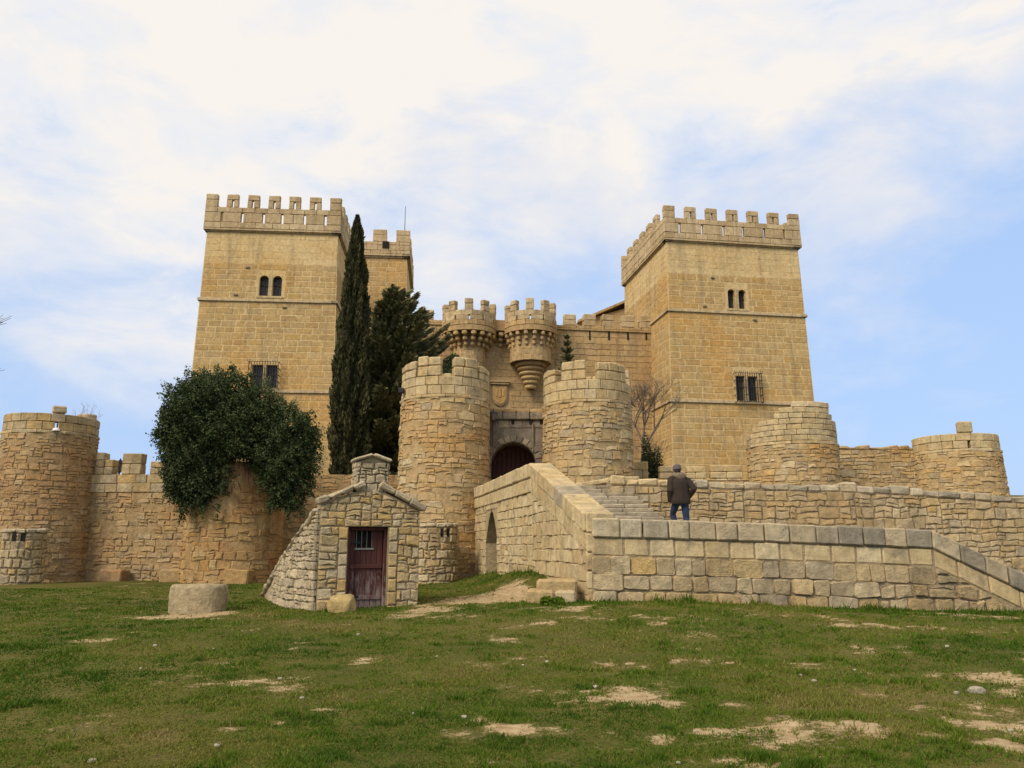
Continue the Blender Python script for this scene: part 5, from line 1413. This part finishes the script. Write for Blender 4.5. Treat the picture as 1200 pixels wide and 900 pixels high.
def grass():
    r = np.random.default_rng(9); n = 700000
    th = r.uniform(-.72, .72, n); rad = np.exp(r.uniform(math.log(4.6), math.log(30), n)); x = rad*np.sin(th); y = rad*np.cos(th)
    cl = fbm(x, y, 2.6, 4); big = fbm(x+20, y+9, .45, 3); b = bare(x, y)
    keep = (b + .9*(r.random(n)-.5) < .40) & (cl+.35*r.random(n) > .42)
    wall = (x > 1.2) & (y > 16.85+.06*(x-1.5)); keep &= ~wall
    x, y, rad, cl, big, b = x[keep], y[keep], rad[keep], cl[keep], big[keep], b[keep]; n = len(x)
    # longer at wall feet
    edge = np.exp(-np.abs(y-16.65)/.22)*(x > .8) + np.exp(-np.abs(np.hypot(x+4.7, y-18.6)-1.9)/.25)*.5
    s = (x-BR0[0])*-BRD.y + (y-BR0[1])*BRD.x; edge += np.exp(-np.abs(s)/.5)*(y > 18)*(y < 31)*.8*(x < 2)
    edge += np.exp(-np.abs(y-30.3)/.5)*.6
    tuft = np.clip((fbm(x+40, y+4, 3.7, 3)-.58)*6, 0, 1)
    h = (.012+.026*np.clip((cl-.3)*1.7, 0, 1)*r.uniform(.4, 1.3, n)+.05*tuft*r.uniform(.3, 1, n))*(1+(1.2+3.2*(r.random(n) < .25))*edge)*(.75+.6*big); wd = .0042*(rad/6)**.95*r.uniform(.7, 1.4, n)+.0012
    a = r.uniform(0, 2*PI, n); lx, ly = np.cos(a), np.sin(a); bend = r.uniform(.2, 1.1, n)*h; ba = r.uniform(0, 2*PI, n)
    z = gz_np(x, y)-.004
    p0 = np.stack([x-lx*wd, y-ly*wd, z], -1); p1 = np.stack([x+lx*wd, y+ly*wd, z], -1); p2 = np.stack([x+np.cos(ba)*bend, y+np.sin(ba)*bend, z+h], -1)
    tn = np.clip(.10+.85*(fbm(x+5, y+70, .5, 4)-.3)*1.6+.5*(fbm(x+15, y+7, 1.9, 3)-.5)-.12*tuft+.25*(r.random(n)-.5) - .12*np.clip(edge, 0, 1) + .14*(fbm(x, y, 4, 2)-.5) + (r.random(n) < .05)*.5 + .75*b*r.random(n), 0, 1)
    tag(tri_mesh('meadow_grass', np.stack([p0, p1, p2], 1), tn, K['grass']), 'short patchy meadow grass over the whole foreground', 'grass', kind='stuff')
grass()

# ------------------------------------------------------------------ foliage
def leaves(name, cen, size, r, mat, parent, axis=None, aspect=1.0, tint=None, droop=0):
    n = len(cen); nv = r.normal(size=(n, 3)); nv /= np.linalg.norm(nv, axis=1)[:, None]
    if axis is None: ax = r.normal(size=(n, 3))
    else: ax = axis + r.normal(size=(n, 3))*.25
    ax -= (ax*nv).sum(1)[:, None]*nv*(1 if axis is None else 0); ax /= np.linalg.norm(ax, axis=1)[:, None]
    bx = np.cross(nv, ax); bx /= np.linalg.norm(bx, axis=1)[:, None]
    s = (size*r.uniform(.6, 1.35, n))[:, None]
    co = np.stack([cen-ax*s*aspect, cen+bx*s*.5, cen+ax*s*aspect, cen-bx*s*.5], 1)
    t = r.random(n) if tint is None else np.clip(tint+.28*(r.random(n)-.5), 0, 1)
    return tri_mesh(name, co, t, mat, parent, 4, world_loc(parent))
K['ivy'] = leaf_mat('ivy leaves', [(.024, .038, .017), (.040, .058, .022), (.06, .082, .03), (.09, .11, .045), (.14, .145, .065)], .75, .12, .12)
K['cypress'] = leaf_mat('cypress sprays', [(.028, .031, .013), (.05, .05, .02), (.078, .072, .028), (.12, .10, .045)], .8, .1, .15)
K['fir'] = leaf_mat('conifer needles', [(.07, .075, .03), (.12, .125, .052), (.18, .175, .08), (.26, .235, .12)], .8, .05, .15)
K['bark'] = plain_mat('brown bark', (.07, .05, .035), .95, .35, 12, .6)
K['twig'] = plain_mat('grey bare twigs', (.15, .115, .08), .9, .2, 12)
K['paletwig'] = plain_mat('pale dry twigs', (.42, .36, .30), .9, .2, 12)
def ivy():
    r = np.random.default_rng(3); D = 29.1
    T = thing('ivy', 'huge dark green ivy mass hanging over the ruined tower on the left', 'ivy', tuple(P(272, 685, 30)))
    blobs = [(232, 482, 40, 42), (262, 468, 44, 36), (218, 552, 24, 42), (240, 572, 22, 22), (215, 500, 28, 34), (298, 488, 38, 38), (338, 508, 35, 36), (226, 530, 32, 42), (220, 562, 20, 30), (234, 562, 22, 24), (280, 505, 50, 40), (335, 538, 36, 38), (346, 560, 24, 38), (330, 575, 16, 22), (243, 545, 22, 30), (204, 512, 16, 20), (357, 520, 18, 28), (305, 530, 22, 16), (260, 535, 18, 14)]
    C = []; Tt = []; k = D/930
    tot = sum(b[2]*b[3] for b in blobs)
    for (px, py, rx, ry) in blobs:
        c = P(px, py, D+.3); n = int(150000*(rx*ry/tot)); u = r.normal(size=(n, 3)); u /= np.linalg.norm(u, axis=1)[:, None]
        u[:, 1] = np.where(r.random(n) < .7, -np.abs(u[:, 1]), u[:, 1])
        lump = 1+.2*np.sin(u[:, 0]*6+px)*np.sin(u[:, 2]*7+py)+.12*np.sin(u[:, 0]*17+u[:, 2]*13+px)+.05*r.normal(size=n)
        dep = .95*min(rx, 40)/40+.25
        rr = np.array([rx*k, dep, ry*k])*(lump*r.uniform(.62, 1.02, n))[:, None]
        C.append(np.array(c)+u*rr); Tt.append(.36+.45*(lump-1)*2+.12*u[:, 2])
    # ragged sprays
    for (px, py) in ((186, 516), (183, 512), (190, 505), (196, 490), (200, 478), (371, 505), (373, 530), (368, 555), (262, 574), (262, 565), (348, 593), (322, 590), (228, 585), (206, 583), (270, 556)):
        c = np.array(P(px, py, D)); n = 120; C.append(c+r.normal(size=(n, 3))*np.array([.13, .1, .16])); Tt.append(np.full(n, .45))
    rs = random.Random(19)
    for i in range(60):                                           # shoots sticking out and trailing strands
        (px, py, rx, ry) = rs.choice(blobs); a = rs.uniform(0, 2*PI); x = px+rx*1.03*math.cos(a); y = py+ry*1.03*math.sin(a); n = rs.randint(30, 80)
        c = np.array(P(x, y, D-.3)); L_ = rs.uniform(.08, .3); t = r.random(n)
        dirv = np.array([math.cos(a)*.6, 0, -math.sin(a)*.6 if math.sin(a) < .3 else -1.3])
        C.append(c+dirv*L_*t[:, None]+r.normal(size=(n, 3))*.045); Tt.append(np.full(n, rs.uniform(.3, .6)))
    for i in range(16):
        x = rs.choice((rs.uniform(205, 262), rs.uniform(318, 366))); y0 = 575+rs.uniform(-15, 15); L_ = rs.uniform(.3, 1.0); n = int(90*L_); t = r.random(n)
        c = np.array(P(x, y0, 29.0)); C.append(c+np.array([rs.uniform(-.15, .15), 0, -1])*L_*t[:, None]+r.normal(size=(n, 3))*.04); Tt.append(np.full(n, .4))
    C = np.concatenate(C); Tt = np.concatenate(Tt)
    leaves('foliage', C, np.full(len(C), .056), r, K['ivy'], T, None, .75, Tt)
    rr = random.Random(4); m = MB()
    for i in range(16):
        px = rr.uniform(235, 335); p = P(px, rr.uniform(470, 540), 29.6); q = P(px+rr.uniform(-12, 12), rr.uniform(545, 585), 29.2)
        m.add(*tube([p, (p+q)/2+Vector((rr.uniform(-.15, .15), .05, 0)), q], [.035, .025, .01], 5))
    m.build('stem', K['bark'], T)
ivy()
def cypress():
    r = np.random.default_rng(8); D = 36.5; top = P(419, 254, D); bot = P(408, 575, D); z0 = ground_z(bot.x, D); T = thing('cypress_tree', 'tall narrow dark cypress standing against the left square tower', 'tree', (bot.x, D, z0))
    H = top.z-z0; m = MB(); m.add(*tube([(bot.x, D, z0-.2), (bot.x+.1, D, z0+H*.5), (top.x, D, top.z-.4)], [.2, .13, .02], 8)); m.build('trunk', K['bark'], T)
    n = 52000; h = r.uniform(0.03, 1, n)**.92; a = r.uniform(0, 2*PI, n)
    prof = np.interp(h, [0, .08, .3, .55, .75, .88, .95, 1], [.55, .85, 1.0, .92, .68, .42, .26, .03])*.9
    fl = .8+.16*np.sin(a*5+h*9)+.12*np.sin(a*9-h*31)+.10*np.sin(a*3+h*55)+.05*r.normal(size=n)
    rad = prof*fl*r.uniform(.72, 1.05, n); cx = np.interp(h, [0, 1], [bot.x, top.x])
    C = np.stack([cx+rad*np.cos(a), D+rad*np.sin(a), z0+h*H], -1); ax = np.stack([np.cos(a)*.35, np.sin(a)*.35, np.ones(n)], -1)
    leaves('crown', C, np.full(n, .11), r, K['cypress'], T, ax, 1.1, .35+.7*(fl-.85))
cypress()
def conifer(name, label, pxtop, pytop, D, zbase, spread, seed, nwh, dens, base_h=.08, mat='fir', size=.125, lean=0):
    r = np.random.default_rng(seed); top = P(pxtop, pytop, D); z0 = zbase; H = top.z-z0; T = thing(name, label, 'tree', (top.x, D, z0))
    m = MB(); m.add(*tube([(top.x, D, z0-.2), (top.x+.05, D, z0+H*.6), (top.x, D, top.z)], [.18*spread/2, .08, .012], 8)); m.build('trunk', K['bark'], T)
    C = []; A = []; Tn = []; mb = MB()
    for w_ in range(nwh):
        f = base_h+(1-base_h)*(w_/nwh)**.95; z = z0+H*f; Lb = spread*min(.58, (1-f)**.8)*1.0+.08
        nb = 7 if f < .9 else 5
        for k in range(nb):
            a = 2*PI*(k+r.random()*.7)/nb+w_*1.1; L_ = Lb*r.uniform(.62, 1.12)*(1+lean*math.cos(a)); up = .22+.5*f
            d = np.array([math.cos(a), math.sin(a), 0]); n = int(dens*L_)+8; t = r.random(n)**.7
            cz = z+L_*t*up*.9-.25*L_*t*(1-t)*2
            side = np.array([-math.sin(a), math.cos(a), 0]); wdt = L_*.26*(1-t*.75)+.03
            s = r.uniform(-1, 1, n)
            c = np.array([top.x, D, 0])+d*(L_*t)[:, None]+side*(s*wdt)[:, None]; c[:, 2] = cz-.12*np.abs(s)-.1*r.random(n)*L_*.3
            C.append(c); A.append(d*(.9)+side*(s*.8)[:, None]+np.array([0, 0, .35])); Tn.append(.3+.35*t)
            mb.add(*tube([Vector((top.x, D, z)), Vector((top.x+d[0]*L_*.5, D+d[1]*L_*.5, z+L_*.5*up*.9-.12*L_)), Vector((top.x+d[0]*L_, D+d[1]*L_, z+L_*up*.9))], [.03, .018, .006], 3))
    mb.build('branches', K['bark'], T); C = np.concatenate(C); leaves('crown', C, np.full(len(C), size), r, K[mat], T, np.concatenate(A), 1.3, np.concatenate(Tn))
conifer('conifer_tree', 'broad dark conifer with upswept branches between the cypress and the left gate tower', 459, 334, 39.5, 3.2, 5.4, 12, 38, 150, .02, lean=.3)
conifer('conifer_tree', 'small dark conifer poking up behind the right gate tower', 664, 386, 40, 4.2, 1.1, 13, 20, 110, .05, size=.085)
def bare_tree(name, label, base, H, seed, spread=.55, mat='twig', r0=.09, depth=5, lean=(0, 0), cat='tree', group=None):
    rr = random.Random(seed); T = thing(name, label, cat, base, group); tr = MB(); br = MB()
    def grow(p, d, L_, rad, k):
        q = p + d*L_*.5 + Vector((rr.uniform(-.06, .06), rr.uniform(-.06, .06), 0))*L_; e = q+(d+Vector((rr.uniform(-.2, .2), rr.uniform(-.2, .2), .08))).normalized()*L_*.5
        (tr if k == depth else br).add(*tube([p, q, e], [rad, rad*.85, rad*.68], 5 if k > 2 else 3, False))
        if k == 0: return
        for i in range(rr.choice((2, 3, 3))):
            nd = (d + Vector((rr.uniform(-1, 1), rr.uniform(-1, 1), rr.uniform(-.2, .5)))*spread*1.5).normalized(); s_ = rr.uniform(.4, 1)
            grow(p.lerp(e, s_) if k != depth else p.lerp(e, .5+.5*s_), nd, L_*rr.uniform(.58, .82), rad*.6, k-1)
    grow(Vector(base), Vector((lean[0], lean[1], 1)).normalized(), H*.34, r0, depth)
    tr.build('trunk', K[mat], T); br.build('branches', K[mat], T)
q = P(752, 560, 37); bare_tree('bare_tree', 'leafless grey tree in the corner right of the right gate tower', (q.x, 37, 4.0), 7.4, 5, .62, 'twig', .10, 7)
q = P(775, 545, 38); bare_tree('bare_tree', 'second thin leafless tree against the flank of the right square tower', (q.x, 38.5, 4.0), 4.2, 8, .6, 'twig', .06, 5)
for i, (px, py, h, lb) in enumerate(((86, 491, .75, 'pale dry weed nearest the merlon on the rim of the far left tower'), (99, 491, .95, 'tallest pale dry weed on the rim of the far left tower'), (110, 493, .7, 'pale dry weed at the right edge of the far left tower rim'))):
    q = P(px, py+3, 31.4); bare_tree('dry_weed', lb, (q.x, 31.6, q.z-.3), h*1.7, 20+i, .4, 'paletwig', .012, 4, cat='plant', group='dry weeds on the far left tower')
q = P(-195, 700, 15); bare_tree('bare_tree', 'bare tree standing just past the left edge, only twig tips in view', (q.x-.6, 15, ground_z(q.x, 15)-.05), 8.6, 31, .55, 'twig', .14, 6)
def shrub(label, c, rad, n, seed, mat='ivy', name='shrub'):
    r = np.random.default_rng(seed); T = thing(name, label, 'shrub', (c[0], c[1], c[2])); u = r.normal(size=(n, 3)); u /= np.linalg.norm(u, axis=1)[:, None]; u[:, 2] = np.abs(u[:, 2])
    k = r.uniform(.5, 1.1, n)*(1+.2*np.sin(u[:, 0]*6+seed)); C = np.array(c)+u*k[:, None]*np.array(rad)
    leaves('foliage', C, np.full(n, .06), r, K[mat], T, None, .8, np.full(n, .35)); m = MB(); rr = random.Random(seed)
    for i in range(7): m.add(*tube([Vector(c), Vector(c)+Vector((rr.uniform(-.6, .6)*rad[0], rr.uniform(-.5, .5)*rad[1], rad[2]*.7))], [.02, .006], 4))
    m.build('stem', K['bark'], T)
q = P(762, 548, 35.5); shrub('dark evergreen bush filling the gap right of the right gate tower', (q.x, 35.6, q.z-1.0), (.55, .5, 2.1), 5000, 41)
q = P(741, 440, 44)
q = P(522, 428, 36.4); shrub('green bush showing over the battlements of the left gate tower', (q.x, 36.6, q.z-1.6), (.8, .6, 1.9), 4000, 43, 'ivy')
x_, y_ = ground_hit(636, 700); shrub('low green tuft growing at the corner of the plinth stones', (x_-.1, 16.2, ground_z(x_, 16.2)), (.26, .16, .13), 1200, 42, 'grass')

# ------------------------------------------------------------------ loose stones in the grass
q = ground_hit(1145, 812); boulder('field_rock', (q[0], q[1], ground_z(*q)+.02), (.085, .06, .045), K['rock'], 'white rock lying in the grass at the right, biggest of the loose stones', 'rock', seed=51)
rr = random.Random(77)
for i, (px, py) in enumerate(((1121, 813), (1184, 857), (1002, 786), (954, 799), (613, 780), (641, 776), (328, 796), (354, 819), (485, 837), (544, 841), (254, 875), (182, 757), (250, 761), (108, 893), (512, 770), (1110, 758), (938, 792), (698, 806), (165, 784), (815, 858), (795, 895), (420, 744))):
    q = ground_hit(px, py); s = rr.uniform(.012, .026); boulder('field_stone', (q[0], q[1], ground_z(*q)+.008), (s*1.3, s, s*.8), K['rock'], 'small pale stone lying loose in the short grass', 'stone', seed=60+i, sub=2, group='small pale stones scattered in the grass')
# footing stones at the base of the left wall
for i, (px, py, w_, lb) in enumerate(((126, 675, 26, 'squat footing block against the left wall nearest the far left tower'), (197, 674, 26, 'pale footing block against the wall left of the ivy tower'), (274, 674, 28, 'broad footing block at the base of the ivy tower'))):
    D = 30.4 if i < 2 else 28.95; p = P(px, 683, D); v, f = cbox(Pl((p.x, D, 0), (1, 0)), -w_*.016, w_*.016, p.z-.2, zat(px, py-7, D), -.9, -.1, .05, .03, rr); o_ = mesh_obj('footing_block', v, f, rr.random(), K['red' if i == 2 else 'brown']); tag(o_, lb, 'stone block')

# ------------------------------------------------------------------ person seen from behind, walking up the landing
def person():
    c = P(796, 543, 18.3); z0 = 1.72; H = c.z-z0; k = H/1.78
    T = thing('person', 'person seen from behind in a dark brown jacket, blue jeans and knit hat', 'person', (c.x, 18.3, z0)); o = Vector((c.x, 18.3, z0))
    RT = Matrix.Rotation(.22, 3, 'Z') @ Matrix.Rotation(-.10, 3, 'X')
    def W(p): p = Vector(p); q = Vector((p.x, p.y, p.z-.9)); q = RT @ q if p.z > .9 else Matrix.Rotation(.22, 3, 'Z') @ q; return o+Vector((q.x, q.y, q.z+.9))*k
    def ell(m, cc, r, n=14):
        vs = []; fs = []
        for i in range(n+1):
            t = PI*i/n
            for j in range(n): a = 2*PI*j/n; vs.append(W((cc[0]+r[0]*math.sin(t)*math.cos(a), cc[1]+r[1]*math.sin(t)*math.sin(a), cc[2]+r[2]*math.cos(t))))
        for i in range(n):
            for j in range(n): fs.append((i*n+j, i*n+(j+1) % n, (i+1)*n+(j+1) % n, (i+1)*n+j))
        m.add(vs, fs)
    def tb(m, pts, rads, seg=12): v, f = tube([W(p) for p in pts], [r*k for r in rads], seg); m.add(v, f)
    def loft(m, rings, n=24, folds=0):
        vs = []; fs = []
        for (cx, cy, z, rx, ry) in rings:
            for j in range(n): a = 2*PI*j/n; w_ = 1+folds*math.sin(a*5+z*17)*math.sin(z*23+a*2); vs.append(W((cx+rx*w_*math.cos(a), cy+ry*w_*math.sin(a), z)))
        for i in range(len(rings)-1):
            for j in range(n): fs.append((i*n+j, i*n+(j+1) % n, (i+1)*n+(j+1) % n, (i+1)*n+j))
        fs += [tuple(range(n))[::-1], tuple((len(rings)-1)*n+j for j in range(n))]; m.add(vs, fs)
    def rem(ob, vox, sm=3):
        a = ob.modifiers.new('remesh', 'REMESH'); a.mode = 'VOXEL'; a.voxel_size = vox; a.use_smooth_shade = True
        if sm: b = ob.modifiers.new('smooth', 'SMOOTH'); b.factor = .5; b.iterations = sm
    # joints: facing +Y (away), x to the right of the picture
    hipL, kneeL, ankL = (-.09, 0, .93), (-.11, .24, .62), (-.03, .20, .20)
    hipR, kneeR, ankR = (.09, 0, .93), (.105, -.03, .50), (.09, -.22, .11)
    shL, elL, wrL = (-.205, 0, 1.43), (-.27, -.05, 1.14), (-.235, .08, .92)
    shR, elR, wrR = (.20, .0, 1.41), (.305, -.12, 1.17), (.24, .10, 1.0)
    b = MB(); loft(b, [(0, 0, .86, .14, .10), (0, 0, .98, .155, .11), (0, 0, 1.12, .135, .095), (0, .01, 1.3, .165, .105), (0, .02, 1.42, .17, .095), (0, .03, 1.48, .08, .07)])
    tb(b, [(0, .03, 1.44), (0, .05, 1.58)], [.06, .055]); ell(b, (0, .075, 1.655), (.075, .095, .118)); ell(b, (0, .17, 1.64), (.014, .022, .022), 8)
    for s in (-1, 1): ell(b, (s*.077, .065, 1.65), (.012, .02, .03), 8)
    for A, B_, C_ in ((shL, elL, wrL), (shR, elR, wrR)):
        tb(b, [A, B_, C_], [.05, .042, .028]); d = (Vector(C_)-Vector(B_)).normalized(); pc = Vector(C_)+d*.06; ell(b, tuple(pc), (.022, .045, .045), 10)
        for f in range(4): q = pc+Vector((0, .02, -.028+.019*f)); tb(b, [q, q+d*.045+Vector((0, .004, -.005)), q+d*.075+Vector((-.004 if C_[0] > 0 else .004, .012, -.018))], [.0095, .009, .0075], 6)
        tb(b, [pc+Vector((0, .01, .03)), pc+Vector((0, .045, .05))], [.011, .009], 6)
    for A, B_, C_ in ((hipL, kneeL, ankL), (hipR, kneeR, ankR)): tb(b, [A, B_, C_], [.085, .058, .04]); tb(b, [(C_[0], C_[1]-.04, .05), (C_[0], C_[1]+.16, .035)], [.04, .035])
    rem(b.build('body', K['skin'], T, True), .009*k)
    j = MB(); loft(j, [(0, .0, .83, .225, .155), (0, 0, .90, .23, .165), (0, 0, 1.05, .22, .16), (0, -.005, 1.18, .225, .155), (0, -.01, 1.32, .225, .15), (0, 0, 1.40, .20, .135), (0, .01, 1.465, .135, .11), (0, .02, 1.53, .08, .085)], 28, .02)
    for A, B_, C_ in ((shL, elL, wrL), (shR, elR, wrR)):
        pts = [Vector(A).lerp(Vector(B_), t) for t in (0, .35, .7)]+[Vector(B_)]+[Vector(B_).lerp(Vector(C_), t) for t in (.35, .7, 1.08)]
        ell(j, (A[0]*.88, A[1], A[2]-.01), (.085, .085, .075)); tb(j, [tuple(p) for p in pts], [.075, .08, .074, .075, .068, .062, .055])
    rem(j.build('jacket', K['jacket'], T, True), .013*k, 2)
    hd = MB(); n = 18
    for (r_, z, y, th_) in ((.125, 1.50, .0, .05), (.105, 1.545, .02, .04)):
        pts = [(r_*math.cos(2*PI*i/n), y+r_*.85*math.sin(2*PI*i/n), z-.03*math.sin(2*PI*i/n)*-1) for i in range(n+1)]; tb(hd, pts, [th_]*(n+1), 8)
    ell(hd, (0, -.10, 1.47), (.12, .05, .09)); rem(hd.build('hood', K['hood'], T, True), .012*k, 2)
    tr_ = MB(); loft(tr_, [(0, 0, .80, .165, .125), (0, 0, .92, .17, .13), (0, 0, 1.0, .16, .12)])
    for A, B_, C_ in ((hipL, kneeL, ankL), (hipR, kneeR, ankR)):
        A, B_, C_ = map(Vector, (A, B_, C_)); tb(tr_, [A, A.lerp(B_, .5), B_, B_.lerp(C_, .5), C_+Vector((0, 0, -.04))], [.10, .088, .072, .066, .062])
    rem(tr_.build('jeans', K['jeans'], T, True), .012*k, 2)
    for C_ in (ankL, ankR):
        s_ = MB(); z = C_[2]-.12+.035; loft(s_, [(C_[0], C_[1]+.05, z-.03, .05, .14), (C_[0], C_[1]+.05, z, .052, .142), (C_[0], C_[1]+.03, z+.04, .046, .115), (C_[0], C_[1]-.01, z+.09, .045, .055)], 16); s_.build('shoe', K['shoe'], T, True)
    ht = MB(); pr = [(.098, 1.665), (.103, 1.69), (.102, 1.72), (.088, 1.755), (.055, 1.78), (.012, 1.79)]
    vs, fs = lathe((0, 0, 0), pr, 20); ht.add([W((v[0]*.92, v[1]*1.05+.065+(1.7-v[2])*.15, v[2])) for v in vs], fs); vs, fs = lathe((0, 0, 0), [(.1, 1.645), (.112, 1.65), (.112, 1.685), (.1, 1.69)], 20); ht.add([W((v[0]*.92, v[1]*1.05+.065, v[2])) for v in vs], fs)
    ht.build('knit_hat', K['hat'], T, True)
    hr = MB(); ell(hr, (0, .055, 1.625), (.079, .085, .075)); hr.build('hair', K['hair'], T, True)
K['skin'] = plain_mat('skin', (.45, .27, .19), .55, .06); K['jacket'] = plain_mat('dark brown jacket cloth', (.036, .025, .017), .85, .25, 9, .5); K['hood'] = plain_mat('hood lining', (.17, .13, .085), .95, .3, 40, .5)
K['jeans'] = plain_mat('blue denim', (.022, .036, .075), .85, .2, 14, .3); K['shoe'] = plain_mat('dark shoe leather', (.03, .025, .02), .6); K['hat'] = plain_mat('grey knit', (.13, .10, .11), .95, .2, 60, .5); K['hair'] = plain_mat('dark hair', (.04, .03, .022), .6, .3, 50)
person()
